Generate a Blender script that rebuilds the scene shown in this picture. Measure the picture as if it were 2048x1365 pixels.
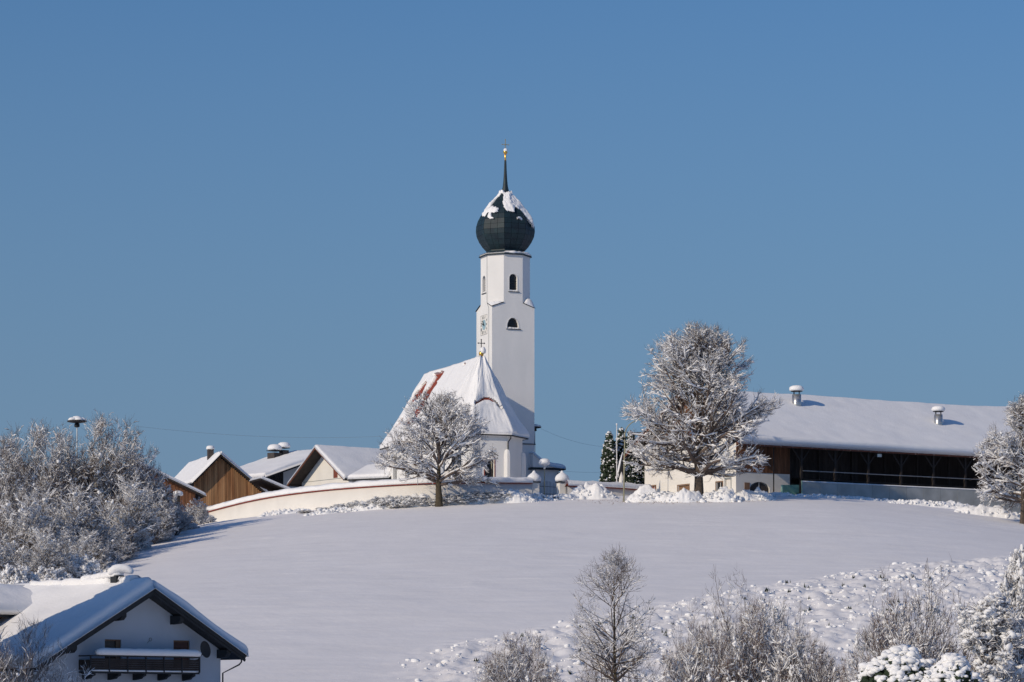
import bpy, math, random
import numpy as np
from mathutils import Vector
from mathutils.geometry import tessellate_polygon

# ------------------------------------------------------------------ camera, sky, sun, exposure
for o in list(bpy.data.objects): bpy.data.objects.remove(o, do_unlink=True)
S = bpy.context.scene
COL = S.collection
LENS = 112.0
F = 2048 * LENS / 36.0          # focal length in pixels of the 2048 px photograph
HOR = 1440.0                    # row of the horizon in the photograph
cam = bpy.data.cameras.new('camera'); cam.lens = LENS; cam.sensor_width = 36
cam.shift_y = (HOR - 682.5) / 2048; cam.clip_start = 1; cam.clip_end = 20000
co = bpy.data.objects.new('camera', cam); COL.objects.link(co)
co.location = (0, 0, 0); co.rotation_euler = (math.radians(90), 0, 0)
S.camera = co
SUN_AZ = math.radians(47); SUN_EL = math.radians(25.5)
W = bpy.data.worlds.new("World"); S.world = W; W.use_nodes = True
nt = W.node_tree; bg = nt.nodes['Background']
sky = nt.nodes.new('ShaderNodeTexSky'); sky.sky_type = 'NISHITA'; sky.sun_disc = False
sky.sun_elevation = SUN_EL; sky.sun_rotation = math.pi + SUN_AZ
sky.air_density = 1.5; sky.dust_density = 1.2; sky.ozone_density = 2.5; sky.altitude = 500
tint = nt.nodes.new('ShaderNodeMix'); tint.data_type = 'RGBA'; tint.blend_type = 'MULTIPLY'
tint.inputs[0].default_value = 1.0; tint.inputs[7].default_value = (0.36, 0.61, 0.985, 1)   # camera white balance set for the warm low sun
nt.links.new(sky.outputs[0], tint.inputs[6])
# the pale slate band that the air makes low over the horizon, the same all round
tcw = nt.nodes.new('ShaderNodeTexCoord'); sxyz = nt.nodes.new('ShaderNodeSeparateXYZ'); hmr = nt.nodes.new('ShaderNodeMapRange')
nt.links.new(tcw.outputs['Generated'], sxyz.inputs[0]); nt.links.new(sxyz.outputs[2], hmr.inputs[0])
hmr.inputs[1].default_value = 0.0; hmr.inputs[2].default_value = 0.25; hmr.inputs[3].default_value = 0.92; hmr.inputs[4].default_value = 0.0
hz_ = nt.nodes.new('ShaderNodeMix'); hz_.data_type = 'RGBA'; hz_.inputs[7].default_value = (2.0, 3.05, 4.95, 1)
nt.links.new(hmr.outputs[0], hz_.inputs[0]); nt.links.new(tint.outputs[2], hz_.inputs[6]); nt.links.new(hz_.outputs[2], bg.inputs[0]); bg.inputs[1].default_value = 0.083
sl = bpy.data.lights.new('sun', 'SUN'); sl.energy = 2.9; sl.angle = math.radians(0.53); sl.color = (1.0, 0.835, 0.63)
so = bpy.data.objects.new('sun', sl); COL.objects.link(so)
sd = Vector((-math.sin(SUN_AZ)*math.cos(SUN_EL), -math.cos(SUN_AZ)*math.cos(SUN_EL), math.sin(SUN_EL)))
so.rotation_euler = sd.to_track_quat('Z', 'Y').to_euler(); so.location = (-60, -40, 80)
S.view_settings.view_transform = 'Standard'; S.view_settings.look = 'None'
S.view_settings.gamma = 1.0; S.view_settings.use_curve_mapping = False
S.view_settings.exposure = 0.0
S.render.engine = 'CYCLES'

def X(px, D): return (px - 1024.0) / F * D
def Z(py, D): return (HOR - py) / F * D
R = math.radians

# ------------------------------------------------------------------ materials
MATS = {}
def mat(name, col, rough=0.8, var=0.15, scale=3.0, bump=0.0, bscale=20.0, metal=0.0, stretch=(1,1,1), col2=None, rnd=0.0, spec=0.3):
    m = bpy.data.materials.new(name); m.use_nodes = True
    n = m.node_tree; b = n.nodes['Principled BSDF']
    b.inputs['Roughness'].default_value = rough; b.inputs['Metallic'].default_value = metal
    b.inputs['Specular IOR Level'].default_value = spec
    tc = n.nodes.new('ShaderNodeTexCoord'); mp = n.nodes.new('ShaderNodeMapping')
    mp.inputs['Scale'].default_value = stretch
    n.links.new(tc.outputs['Object'], mp.inputs[0])
    nz = n.nodes.new('ShaderNodeTexNoise'); nz.inputs['Scale'].default_value = scale; nz.inputs['Detail'].default_value = 6
    n.links.new(mp.outputs[0], nz.inputs[0])
    mr = n.nodes.new('ShaderNodeMapRange'); mr.inputs[1].default_value = 0.3; mr.inputs[2].default_value = 0.7
    n.links.new(nz.outputs[0], mr.inputs[0])
    mx = n.nodes.new('ShaderNodeMix'); mx.data_type = 'RGBA'
    c = np.array(col)
    a = c*(1-var) if col2 is None else c
    d = np.minimum(c*(1+var), 0.95) if col2 is None else np.array(col2)
    mx.inputs[6].default_value = (*a, 1); mx.inputs[7].default_value = (*d, 1)
    n.links.new(mr.outputs[0], mx.inputs[0])
    out = mx.outputs[2]
    if rnd:
        oi = n.nodes.new('ShaderNodeObjectInfo'); r2 = n.nodes.new('ShaderNodeMapRange')
        r2.inputs[3].default_value = 1-rnd; r2.inputs[4].default_value = 1+rnd
        n.links.new(oi.outputs['Random'], r2.inputs[0])
        vm = n.nodes.new('ShaderNodeVectorMath'); vm.operation = 'SCALE'
        n.links.new(out, vm.inputs[0]); n.links.new(r2.outputs[0], vm.inputs['Scale'])
        out = vm.outputs[0]
    n.links.new(out, b.inputs['Base Color'])
    if bump:
        nb = n.nodes.new('ShaderNodeTexNoise'); nb.inputs['Scale'].default_value = bscale; nb.inputs['Detail'].default_value = 5
        n.links.new(mp.outputs[0], nb.inputs[0])
        bp = n.nodes.new('ShaderNodeBump'); bp.inputs['Strength'].default_value = 1.0; bp.inputs['Distance'].default_value = bump
        n.links.new(nb.outputs[0], bp.inputs['Height']); n.links.new(bp.outputs[0], b.inputs['Normal'])
    MATS[name] = m; return m
SNOW = mat('snow', (0.83,0.84,0.86), 0.7, 0.03, 0.6, 0.03, 4.0)
FIELD = mat('field_snow', (0.83,0.82,0.83), 0.7, 0.03, 0.25, 0.03, 1.6, stretch=(1,1,1))
TWSNOW = mat('twig_snow', (0.82,0.83,0.85), 0.8, 0.04, 2.0)
PLASTER = mat('white_plaster', (0.72,0.725,0.72), 0.9, 0.05, 0.45, 0.012, 3.0, stretch=(1,1,0.4), col2=(0.80,0.795,0.785))
CREAM = mat('cream_plaster', (0.74,0.725,0.69), 0.9, 0.05, 0.5, 0.01, 6.0)
PALE = mat('pale_plaster', (0.66,0.65,0.63), 0.9, 0.05, 0.5)
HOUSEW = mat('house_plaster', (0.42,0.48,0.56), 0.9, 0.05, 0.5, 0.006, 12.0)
COPPER = mat('dark_copper', (0.012,0.022,0.034), 0.55, 0.3, 1.2, 0.004, 8, metal=0.0, col2=(0.015,0.038,0.048), rnd=0.10, spec=0.28)
GOLD = mat('gold', (0.75,0.45,0.10), 0.3, 0.1, 3, metal=0.9)
TILE = mat('red_tile', (0.24,0.05,0.032), 0.85, 0.3, 6.0, rnd=0.1)
GLASS = mat('dark_opening', (0.018,0.02,0.026), 0.25, 0.2, 2.0, spec=0.5)
LOUV = mat('louvre', (0.04,0.035,0.035), 0.7, 0.2, 4.0)
WOODW = mat('weathered_boards', (0.26,0.115,0.05), 0.85, 0.35, 0.5, 0.01, 8, stretch=(3,3,0.35), col2=(0.55,0.32,0.16), rnd=0.35)
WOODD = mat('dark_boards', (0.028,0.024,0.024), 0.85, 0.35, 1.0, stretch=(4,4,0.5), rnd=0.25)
WOODO = mat('orange_boards', (0.15,0.068,0.036), 0.8, 0.35, 1.0, stretch=(4,4,0.5), rnd=0.35)
TIMBER = mat('dark_timber', (0.03,0.025,0.024), 0.8, 0.3, 2.0)
RAFTER = mat('brown_fascia', (0.15,0.06,0.04), 0.75, 0.2, 2.0)
SLATE = mat('dark_fascia', (0.022,0.026,0.032), 0.7, 0.2, 2.0)
CONC = mat('concrete', (0.30,0.31,0.30), 0.9, 0.2, 0.6, 0.01, 6, col2=(0.44,0.45,0.44))
STEEL = mat('steel', (0.55,0.55,0.54), 0.35, 0.1, 2.0, metal=0.85)
GREEN = mat('pale_green_paint', (0.16,0.30,0.22), 0.7, 0.15, 2.0)
GREENL = mat('light_green_paint', (0.35,0.55,0.42), 0.6, 0.1, 2.0)
BARK = mat('bark', (0.09,0.072,0.06), 0.95, 0.35, 3.0, 0.02, 6)
BARKL = mat('mossy_bark', (0.07,0.058,0.04), 0.95, 0.35, 3.0, 0.02, 6)
TWIG = mat('twig', (0.135,0.105,0.092), 0.9, 0.3, 1.0)
TWIGR = mat('reddish_twig', (0.17,0.118,0.10), 0.9, 0.3, 1.0)
LEAF = mat('dead_leaf', (0.17,0.09,0.04), 0.9, 0.4, 2.0)
CONIF = mat('conifer_green', (0.022,0.036,0.020), 0.9, 0.4, 2.0)
LAMPP = mat('lamp_post', (0.30,0.29,0.20), 0.5, 0.1, 3.0)
WHITEP = mat('white_pole', (0.7,0.7,0.7), 0.4, 0.05, 3.0)
IRON = mat('iron', (0.02,0.022,0.026), 0.6, 0.1, 3.0)
BRICKD = mat('chimney_clad', (0.06,0.052,0.05), 0.8, 0.2, 3.0)
BROWNRED = mat('brown_red_shutter', (0.22,0.07,0.05), 0.8, 0.15, 4)
BLUEC = mat('clock_blue', (0.30,0.45,0.52), 0.6, 0.1, 3)
GREYC = mat('clock_grey', (0.22,0.25,0.26), 0.6, 0.1, 3)
DOORB = mat('door_brown', (0.20,0.12,0.075), 0.8, 0.2, 3, stretch=(5,5,.6))
BLIND = mat('blind_brown', (0.12,0.06,0.05), 0.8, 0.2, 3)

# ------------------------------------------------------------------ mesh helpers
def mesh_np(name, V, Fs, smooth=True):
    """V (n,3); Fs list of int arrays (k,3) or (k,4)"""
    me = bpy.data.meshes.new(name)
    V = np.asarray(V, dtype=np.float32)
    me.vertices.add(len(V)); me.vertices.foreach_set('co', V.ravel())
    li, ls, st = [], [], 0
    for f in Fs:
        f = np.asarray(f, dtype=np.int32)
        if len(f) == 0: continue
        li.append(f.ravel()); k = f.shape[1]
        ls.append(st + np.arange(len(f), dtype=np.int32)*k); st += f.size
    li = np.concatenate(li); ls = np.concatenate(ls)
    me.loops.add(len(li)); me.loops.foreach_set('vertex_index', li)
    me.polygons.add(len(ls)); me.polygons.foreach_set('loop_start', ls)
    me.update(calc_edges=True); me.validate()
    if smooth: me.shade_smooth()
    return me
def link(name, me, m, parent=None):
    o = bpy.data.objects.new(name, me); COL.objects.link(o)
    if m is not None and len(me.materials) == 0: me.materials.append(m)
    if parent is not None: o.parent = parent
    return o
def thing(name, label, cat, loc=(0,0,0), rz=0.0, group=None):
    o = bpy.data.objects.new(name, None); COL.objects.link(o)
    o.empty_display_size = 0.5
    o.location = loc; o.rotation_euler = (0,0,rz); o['label'] = label; o['category'] = cat
    if group: o['group'] = group
    return o
def tag(o, label, cat, group=None, kind=None):
    o['label'] = label; o['category'] = cat
    if group: o['group'] = group
    if kind: o['kind'] = kind
    return o
def copy_tree(o, parent=None):
    c = o.copy(); COL.objects.link(c); c.parent = parent
    for ch in list(o.children): copy_tree(ch, c)
    return c

class MB:
    def __init__(s): s.v = []; s.f = []
    def add(s, vs, fs):
        b = len(s.v); s.v += [tuple(p) for p in vs]; s.f += [tuple(i+b for i in f) for f in fs]; return s
    def box(s, x0,x1,y0,y1,z0,z1):
        vs = [(x,y,z) for z in (z0,z1) for y in (y0,y1) for x in (x0,x1)]
        return s.add(vs, [(0,2,3,1),(4,5,7,6),(0,1,5,4),(2,6,7,3),(0,4,6,2),(1,3,7,5)])
    def prism(s, pts, vec):
        """pts: 3D polygon, extruded by vec"""
        n = len(pts); v = Vector(vec); p = [Vector(q) for q in pts]
        vs = p + [q+v for q in p]
        fs = [tuple(range(n))[::-1], tuple(range(n, 2*n))] + [(i,(i+1)%n,n+(i+1)%n,n+i) for i in range(n)]
        return s.add(vs, fs)
    def beam(s, a, b, w, h, up=(0,0,1)):
        a = Vector(a); b = Vector(b); t = (b-a).normalized(); u = t.cross(Vector(up))
        if u.length < 1e-4: u = t.cross(Vector((1,0,0)))
        u.normalize(); n = u.cross(t); u *= w/2; n *= h/2
        return s.add([a-u-n,a+u-n,a+u+n,a-u+n,b-u-n,b+u-n,b+u+n,b-u+n],
                     [(0,1,2,3),(7,6,5,4),(0,4,5,1),(1,5,6,2),(2,6,7,3),(3,7,4,0)])
    def tube(s, pts, r, k=8, caps=True):
        pts = [Vector(p) for p in pts]; rs = r if isinstance(r,(list,tuple)) else [r]*len(pts)
        vs = []; fs = []; prev = None
        for i,p in enumerate(pts):
            t = (pts[min(i+1,len(pts)-1)] - pts[max(i-1,0)]).normalized()
            u = t.cross(Vector((0,0,1))) if prev is None else prev - t*prev.dot(t)
            if u.length < 1e-4: u = t.cross(Vector((1,0,0)))
            u.normalize(); prev = u; w = t.cross(u)
            for j in range(k):
                a = 2*math.pi*j/k; vs.append(p + (u*math.cos(a)+w*math.sin(a))*rs[i])
        for i in range(len(pts)-1):
            for j in range(k): fs.append((i*k+j, i*k+(j+1)%k, (i+1)*k+(j+1)%k, (i+1)*k+j))
        if caps: fs += [tuple(range(k))[::-1], tuple(range((len(pts)-1)*k, len(pts)*k))]
        return s.add(vs, fs)
    def lathe(s, prof, c=(0,0,0), k=16, a0=0.0, noise=0.0, rng=None):
        vs = []; fs = []
        for (r,z) in prof:
            for j in range(k):
                a = a0 + 2*math.pi*j/k; q = 1 + (rng.uniform(-noise,noise) if rng else 0)
                vs.append((c[0]+r*q*math.cos(a), c[1]+r*q*math.sin(a), c[2]+z))
        m = len(prof)
        for i in range(m-1):
            for j in range(k): fs.append((i*k+j, i*k+(j+1)%k, (i+1)*k+(j+1)%k, (i+1)*k+j))
        fs += [tuple(range(k))[::-1], tuple(range((m-1)*k, m*k))]
        return s.add(vs, fs)
    def wall(s, o, u, outer, holes=(), depth=0.25):
        """vertical wall plane: origin o, horizontal unit u; polygons of (u,z); inward = u rotated +90 deg"""
        o = Vector(o); u = Vector(u).normalized(); inn = Vector((-u.y, u.x, 0))
        polys = [[Vector((a,b,0)) for a,b in outer]] + [[Vector((a,b,0)) for a,b in h] for h in holes]
        tr = tessellate_polygon(polys); flat = [p for q in polys for p in q]
        s.add([o+u*p.x+Vector((0,0,p.y)) for p in flat], [tuple(t) for t in tr])
        for h in holes:
            n = len(h); a = [o+u*p[0]+Vector((0,0,p[1])) for p in h]
            s.add(a+[q+inn*depth for q in a], [(i,(i+1)%n,n+(i+1)%n,n+i) for i in range(n)])
        return s
    def plate(s, o, u, poly, off, thick=0.0):
        """flat polygon parallel to the wall, off metres inward (negative = proud)"""
        o = Vector(o); u = Vector(u).normalized(); inn = Vector((-u.y, u.x, 0))
        a = [o+u*p[0]+Vector((0,0,p[1]))+inn*off for p in poly]
        if thick: return s.prism(a, inn*thick)
        return s.add(a, [tuple(range(len(a)))])
    def build(s, name, m, parent=None, smooth=False, bevel=0.0):
        me = bpy.data.meshes.new(name); me.from_pydata([tuple(p) for p in s.v], [], s.f); me.validate()
        if smooth: me.shade_smooth()
        me.materials.append(m)
        o = link(name, me, m, parent)
        if bevel:
            md = o.modifiers.new('bevel','BEVEL'); md.width = bevel; md.segments = 2; md.limit_method = 'ANGLE'
        return o

# value noise
_rs = np.random.RandomState(7); _T = _rs.rand(256,256)
def vnoise(x, y):
    xi = np.floor(x).astype(int); yi = np.floor(y).astype(int); fx = x-xi; fy = y-yi
    fx = fx*fx*(3-2*fx); fy = fy*fy*(3-2*fy)
    a = _T[xi%256, yi%256]; b = _T[(xi+1)%256, yi%256]; c = _T[xi%256,(yi+1)%256]; d = _T[(xi+1)%256,(yi+1)%256]
    return (a*(1-fx)+b*fx)*(1-fy) + (c*(1-fx)+d*fx)*fy - 0.5
def fbm(x, y, o=4, g=0.5):
    r = 0; a = 1
    for i in range(o): r = r + a*vnoise(x*2**i + 17.3*i, y*2**i + 5.1*i); a *= g
    return r
def sstep(a, b, x):
    t = np.clip((x-a)/(b-a), 0, 1); return t*t*(3-2*t)

# ------------------------------------------------------------------ ground
_py = np.array([-300,  0, 100, 150, 185,  212, 230, 250, 285, 308,  327,  342,  352,  362, 400, 470, 600, 1200, 6000.])
_pz = np.array([ -12, -3,-3.5,-3.8,-1.6,  2.6, 5.9, 9.5,15.2,18.9,21.55, 23.5,24.75, 25.2,25.3,24.0,15., -30, -200.])
_gy = np.arange(-300, 6000, 2.0); _gz = np.interp(_gy, _py, _pz)
_k = np.exp(-np.linspace(-2.2,2.2,13)**2); _k /= _k.sum(); _gz = np.convolve(np.pad(_gz,6,mode='edge'), _k, 'valid')
_cx = np.array([-400,-90, -57, -45, -35, -28, -18,  -8, 0, 20, 33, 44, 57, 90, 400])
_cz = np.array([ -40,-14,-6.5,-4.6,-3.0,-2.0,-1.0,-0.3, 0,0.1,0.1,-0.7,-2.1,-6,-30])
def ground_z(x, y):
    x = np.asarray(x, float); y = np.asarray(y, float)
    w = sstep(190, 335, y)
    return np.interp(y, _gy, _gz) + (np.interp(x-1,_cx,_cz)+np.interp(x+1,_cx,_cz)+np.interp(x-3,_cx,_cz)+np.interp(x+3,_cx,_cz))/4*w
def gz(x, y): return float(ground_z(x, y))
def rough_mask(x, y):
    yb = 229 + np.clip(x+6, -3, 200)*1.16 + 3.5*vnoise(x*0.12, y*0.03)
    m = sstep(-1, 7, yb-y) * sstep(-10, -3, x) * sstep(150, 200, y) * (1-sstep(56, 74, x))
    return m
def ground_full(x, y):
    z = ground_z(x, y)
    z = z + 0.35*fbm(x*0.03, y*0.03, 3) + 0.05*fbm(x*0.35, y*0.5, 3) + 0.022*fbm(x*0.12+y*.1, y*1.3, 2) + 0.3*np.maximum(0, fbm(x*0.22+5, y*0.5+3, 2)-0.42)
    m = rough_mask(x, y)
    return z + m*(0.70*np.abs(fbm(x*0.5, y*0.45, 3, 0.6)) + 0.42*np.abs(fbm(x*1.3+9, y*1.1, 3, .65)) + 0.10)
def axis(lo, a, b, hi, step, ncoarse):
    fine = np.arange(a, b+step/2, step)
    l = a - np.geomspace(step, a-lo, ncoarse)[::-1]; r = b + np.geomspace(step, hi-b, ncoarse)
    return np.concatenate([l, fine, r])
gx = axis(-3000, -62, 62, 3000, 0.34, 36); gy = axis(-300, 196, 372, 6000, 0.34, 36)
GX, GY = np.meshgrid(gx, gy); GZ = ground_full(GX, GY)
n, m_ = GX.shape
idx = np.arange(n*m_).reshape(n, m_)
Q = np.stack([idx[:-1,:-1], idx[:-1,1:], idx[1:,1:], idx[1:,:-1]], -1).reshape(-1,4)
g = link('ground', mesh_np('ground', np.stack([GX,GY,GZ],-1).reshape(-1,3), [Q]), FIELD)
g['kind'] = 'structure'; g['label'] = 'snow covered hillside field rising to the church, rough at lower right'

# ------------------------------------------------------------------ snow shapes
ICO = None
def ico():
    global ICO
    if ICO is None:
        t = (1+5**.5)/2
        v = np.array([(-1,t,0),(1,t,0),(-1,-t,0),(1,-t,0),(0,-1,t),(0,1,t),(0,-1,-t),(0,1,-t),(t,0,-1),(t,0,1),(-t,0,-1),(-t,0,1)],float)
        v /= np.linalg.norm(v[0])
        f = np.array([(0,11,5),(0,5,1),(0,1,7),(0,7,10),(0,10,11),(1,5,9),(5,11,4),(11,10,2),(10,7,6),(7,1,8),(3,9,4),(3,4,2),(3,2,6),(3,6,8),(3,8,9),(4,9,5),(2,4,11),(6,2,10),(8,6,7),(9,8,1)])
        ICO = (v, f)
    return ICO
def blobs(C, Rr, squash=0.75, jit=0.25, rng=None):
    v, f = ico(); n = len(C)
    if n == 0: return np.zeros((0,3)), np.zeros((0,3),int)
    J = (1 + rng.uniform(-jit, jit, (n,12,1)))*rng.uniform(0.65, 1.4, (n,1,3))
    V = C[:,None,:] + v[None]*J*np.asarray(Rr).reshape(n,1,1)*np.array([1,1,squash])
    return V.reshape(-1,3), (f[None] + (np.arange(n)*12)[:,None,None]).reshape(-1,3)
def clumps(C, Rr, squash=0.75, jit=0.25, rng=None, k=5):
    Rr = np.asarray(Rr)
    C2 = np.repeat(C, k, 0) + rng.uniform(-1,1,(len(C)*k,3))*np.array([.62,.62,.38])*np.repeat(Rr,k)[:,None]
    return blobs(C2, np.repeat(Rr,k)*(0.35+0.4*rng.rand(len(C)*k)), squash, jit, rng)
def slab(pts, T=0.45, nu=24, nv=14, over=0.12, rnd=0.35, nseed=0, amp=0.12, mask=None, edges=(1,1,1,1)):
    """snow lying on the quad pts = a,b (top edge), c,d (bottom edge: c under b, d under a).
    edges: rounding on u0,u1,v0,v1"""
    a,b,c,d = [np.array(p,float) for p in pts]
    L = np.linalg.norm(b-a); H = np.linalg.norm(d-a)
    u = np.linspace(0,1,nu+1); v = np.linspace(0,1,nv+1)
    def warp(t, n): return t
    # cosine spacing so the rounded edges are well sampled
    cu = 0.5-0.5*np.cos(np.pi*u); cv = 0.5-0.5*np.cos(np.pi*v)
    u = 0.45*u+0.55*cu; v = 0.45*v+0.55*cv
    U, V = np.meshgrid(u, v)
    ue = over/L; ve = over/H
    Uu = -ue*edges[0] + U*(1+ue*(edges[0]+edges[1])); Vv = -ve*edges[2] + V*(1+ve*(edges[2]+edges[3]))
    P = ((a*(1-Uu)[...,None]+b*Uu[...,None])*(1-Vv)[...,None] + (d*(1-Uu)[...,None]+c*Uu[...,None])*Vv[...,None])
    nrm = np.cross(d-a, b-a); nrm /= np.linalg.norm(nrm)
    if nrm[2] < 0: nrm = -nrm
    e = np.full(U.shape, 9.0)
    if edges[0]: e = np.minimum(e, U*L)
    if edges[1]: e = np.minimum(e, (1-U)*L)
    if edges[2]: e = np.minimum(e, V*H)
    if edges[3]: e = np.minimum(e, (1-V)*H)
    q = np.clip(1-e/rnd, 0, 1); h = np.sqrt(np.clip(1-q*q,0,1))
    t = T*(1 + amp*2*fbm(U*L*0.35+nseed*3.1, V*H*0.35+nseed, 3)) + amp*0.35*T*fbm(U*L*1.4+nseed, V*H*1.4, 2)
    up = np.array([0,0,1.0])*0.35 + nrm*0.65; up /= np.linalg.norm(up)
    top = P + up*(h*t)[...,None] - np.array([0,0,0.05])*(1-h)[...,None]
    n1, n2 = U.shape; idx = np.arange(n1*n2).reshape(n1,n2)
    Q = np.stack([idx[:-1,:-1], idx[1:,:-1], idx[1:,1:], idx[:-1,1:]], -1).reshape(-1,4)
    # underside
    bot = P - nrm*0.01
    Vall = np.concatenate([top.reshape(-1,3), bot.reshape(-1,3)])
    ring = np.concatenate([idx[0,:-1], idx[:-1,-1], idx[-1,:0:-1], idx[:0:-1,0]])
    r2 = np.roll(ring,-1); N = n1*n2
    side = np.stack([ring, r2, r2+N, ring+N], -1)
    Q2 = (Q+N)[:, ::-1]
    return Vall, [Q, side, Q2]
def slab_obj(name, pts, m, parent, **k):
    V, Fs = slab(pts, **k); return link(name, mesh_np(name, V, Fs), m, parent)
def cap(mb, c, rx, h, seed=0, k=14, mush=True):
    rng = random.Random(seed)
    pr = [(rx*0.75,0.0),(rx*0.98,h*0.12),(rx*1.0,h*0.4),(rx*0.9,h*0.72),(rx*0.62,h*0.93),(rx*0.3,h*1.0),(0.01,h*1.02)]
    return mb.lathe(pr, c, k, 0, 0.05, rng)

# ------------------------------------------------------------------ trees
def nrmz(a): return a/np.maximum(np.linalg.norm(a,axis=-1,keepdims=True),1e-9)
def tubes(pts, rad, k):
    n,m,_ = pts.shape
    T = nrmz(np.gradient(pts, axis=1))
    ref = np.where(np.abs(T[...,2:3])>0.9, np.array([1.0,0,0]), np.array([0,0,1.0]))
    U = nrmz(np.cross(T, ref)); Wv = np.cross(T, U)
    a = np.arange(k)*2*np.pi/k
    V = pts[:,:,None,:] + rad[:,:,None,None]*(U[:,:,None,:]*np.cos(a)[None,None,:,None] + Wv[:,:,None,:]*np.sin(a)[None,None,:,None])
    idx = np.arange(n*m*k).reshape(n,m,k); nx = np.roll(idx,-1,axis=2)
    Q = np.stack([idx[:,:-1], nx[:,:-1], nx[:,1:], idx[:,1:]], -1).reshape(-1,4)
    return V.reshape(-1,3), Q
def grow(rng, P, D, L, r0, m, wob, up, taper=0.25):
    n = len(P); pts = np.zeros((n,m,3)); pts[:,0] = P; d = nrmz(D)
    for i in range(1,m):
        d = nrmz(d + wob*rng.randn(n,3) + np.array([0,0,1.0])*up/(m-1))
        pts[:,i] = pts[:,i-1] + d*(L/(m-1))[:,None]
    t = np.linspace(0,1,m)[None]
    return pts, r0[:,None]*(1-(1-taper)*t)
def spawn(rng, pts, rad, per, t0, t1, ang, angv, out=0.0):
    n,m,_ = pts.shape; N = n*per
    ip = np.repeat(np.arange(n), per); t = t0 + (t1-t0)*((np.tile(np.arange(per),n)+rng.rand(N))/per)
    f = t*(m-1); i = np.minimum(f.astype(int), m-2); w = (f-i)[:,None]
    P = pts[ip,i]*(1-w)+pts[ip,i+1]*w; T = nrmz(pts[ip,i+1]-pts[ip,i]); r = rad[ip,i]*(1-w[:,0])+rad[ip,i+1]*w[:,0]
    pv = rng.randn(N,3); pv = nrmz(pv - T*(pv*T).sum(-1,keepdims=True))
    a = ang + angv*rng.randn(N)
    D = T*np.cos(a)[:,None] + pv*np.sin(a)[:,None]
    return ip, t, P, nrmz(D), r
def exit_len(P, D, E, Lmax, steps=14):
    ts = np.linspace(0.02,1,steps)*Lmax
    ok = np.ones(len(P),bool); L = np.full(len(P), ts[0]*0.5)
    for t in ts:
        ok &= E(P + D*t) < 1; L = np.where(ok, t, L)
    return L
def make_tree(seed, H, th, prof, n1, n2, n3, n4, rt, snow=0.05, cover=0.6, stems=False, spread=1.0, leader=0.85,
              a1=(1.25,0.25), l3=1.2, l4=0.55, tw=0.013, zlo=0.0, clump=0.0, up=0.25, base_r=0.5, lob=0.12, sk=1.0, wob=0.12, droop=0.0, lowb=1.0, d1=0.0):
    rng = np.random.RandomState(seed)
    pz = np.array([p[0] for p in prof])*H; pr = np.array([p[1] for p in prof])
    ph = rng.rand(4)*6.28
    def E(p):
        az = np.arctan2(p[...,1], p[...,0]); r = np.hypot(p[...,0],p[...,1])
        Rr = np.interp(p[...,2], pz, pr, left=0.01, right=0.01)*(1+lob*np.sin(3*az+ph[0]+p[...,2]*.5)+lob*.8*np.sin(5*az+ph[1]-p[...,2]*.9)+lob*.6*np.sin(p[...,2]*2.3+ph[2]+az))
        return r/np.maximum(Rr,0.01)
    wood = []; 
    if not stems:
        m = 12; tz = np.linspace(-0.4, H*leader, m); tr = np.stack([0.02*H*0.25*rng.randn(m).cumsum()*0.3, 0.02*H*.25*rng.randn(m).cumsum()*0.3, tz],-1)
        tr[:3,:2] *= 0.2
        trr = rt*np.interp(tz, [-0.4,0.3,th,H*leader],[1.45,1.1,0.85,0.06])
        T0 = tubes(tr[None], trr[None], 9); trunkpts = (tr[None], trr[None])
        t1 = np.sort(rng.rand(n1))**lowb; z = th + (H*leader*0.97-th)*t1
        P = np.stack([np.interp(z,tz,tr[:,0]), np.interp(z,tz,tr[:,1]), z],-1)
        az = np.arange(n1)*2.399 + rng.rand(n1)*0.8
        el = a1[0] + (a1[1]-a1[0])*t1 + 0.12*rng.randn(n1)
        D = np.stack([np.sin(el)*np.cos(az), np.sin(el)*np.sin(az), np.cos(el)],-1)
        r1 = rt*(0.52-0.38*t1)*(0.8+.4*rng.rand(n1))
    else:
        T0 = None; az = rng.rand(n1)*6.283; q = np.sqrt(rng.rand(n1))
        P = np.stack([np.cos(az)*q*base_r, np.sin(az)*q*base_r, np.full(n1,-0.3)],-1)
        el = spread*(q*0.9+0.1*rng.rand(n1)); D = np.stack([np.sin(el)*np.cos(az), np.sin(el)*np.sin(az), np.cos(el)],-1)
        r1 = rt*(0.5+0.5*rng.rand(n1))
    Lm = 1.6*max(H, pr.max())
    if stems:
        # envelope is checked above the base only
        E0 = E; E = lambda p: np.where(p[...,2] < 0.15*H, 0.0, E0(p))
    L = exit_len(P, D, E, Lm, 40)*(0.86+0.16*rng.rand(n1))
    A = grow(rng, P, D, L, r1, 10, wob*0.8, up, 0.18)
    if d1: A[0][:,:,2] -= d1*(np.linspace(0,1,10)[None]**2)*(L*np.sin(el)*np.clip(1.25-P[:,2]/H*2.2,0,1))[:,None]
    s2 = spawn(rng, A[0], A[1], n2, 0.12 if not stems else 0.25, 0.99, 0.75, 0.2)
    L2 = np.minimum(L[s2[0]]*(0.62-0.38*s2[1])*(0.6+.8*rng.rand(len(s2[0]))), exit_len(s2[2], s2[3], E, Lm)*(0.80+.2*rng.rand(len(s2[0]))))
    B = grow(rng, s2[2], s2[3], L2, np.minimum(s2[4]*0.6, 0.02+L2*0.02), 7, wob, up-droop, 0.25)
    s3 = spawn(rng, B[0], B[1], n3, 0.1, 1.0, 0.7, 0.25)
    L3 = np.minimum(l3*(0.35+rng.rand(len(s3[0])))*(1.1-.5*s3[1]), exit_len(s3[2], s3[3], E, l3*1.5, 8)*1.1+0.1)
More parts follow.
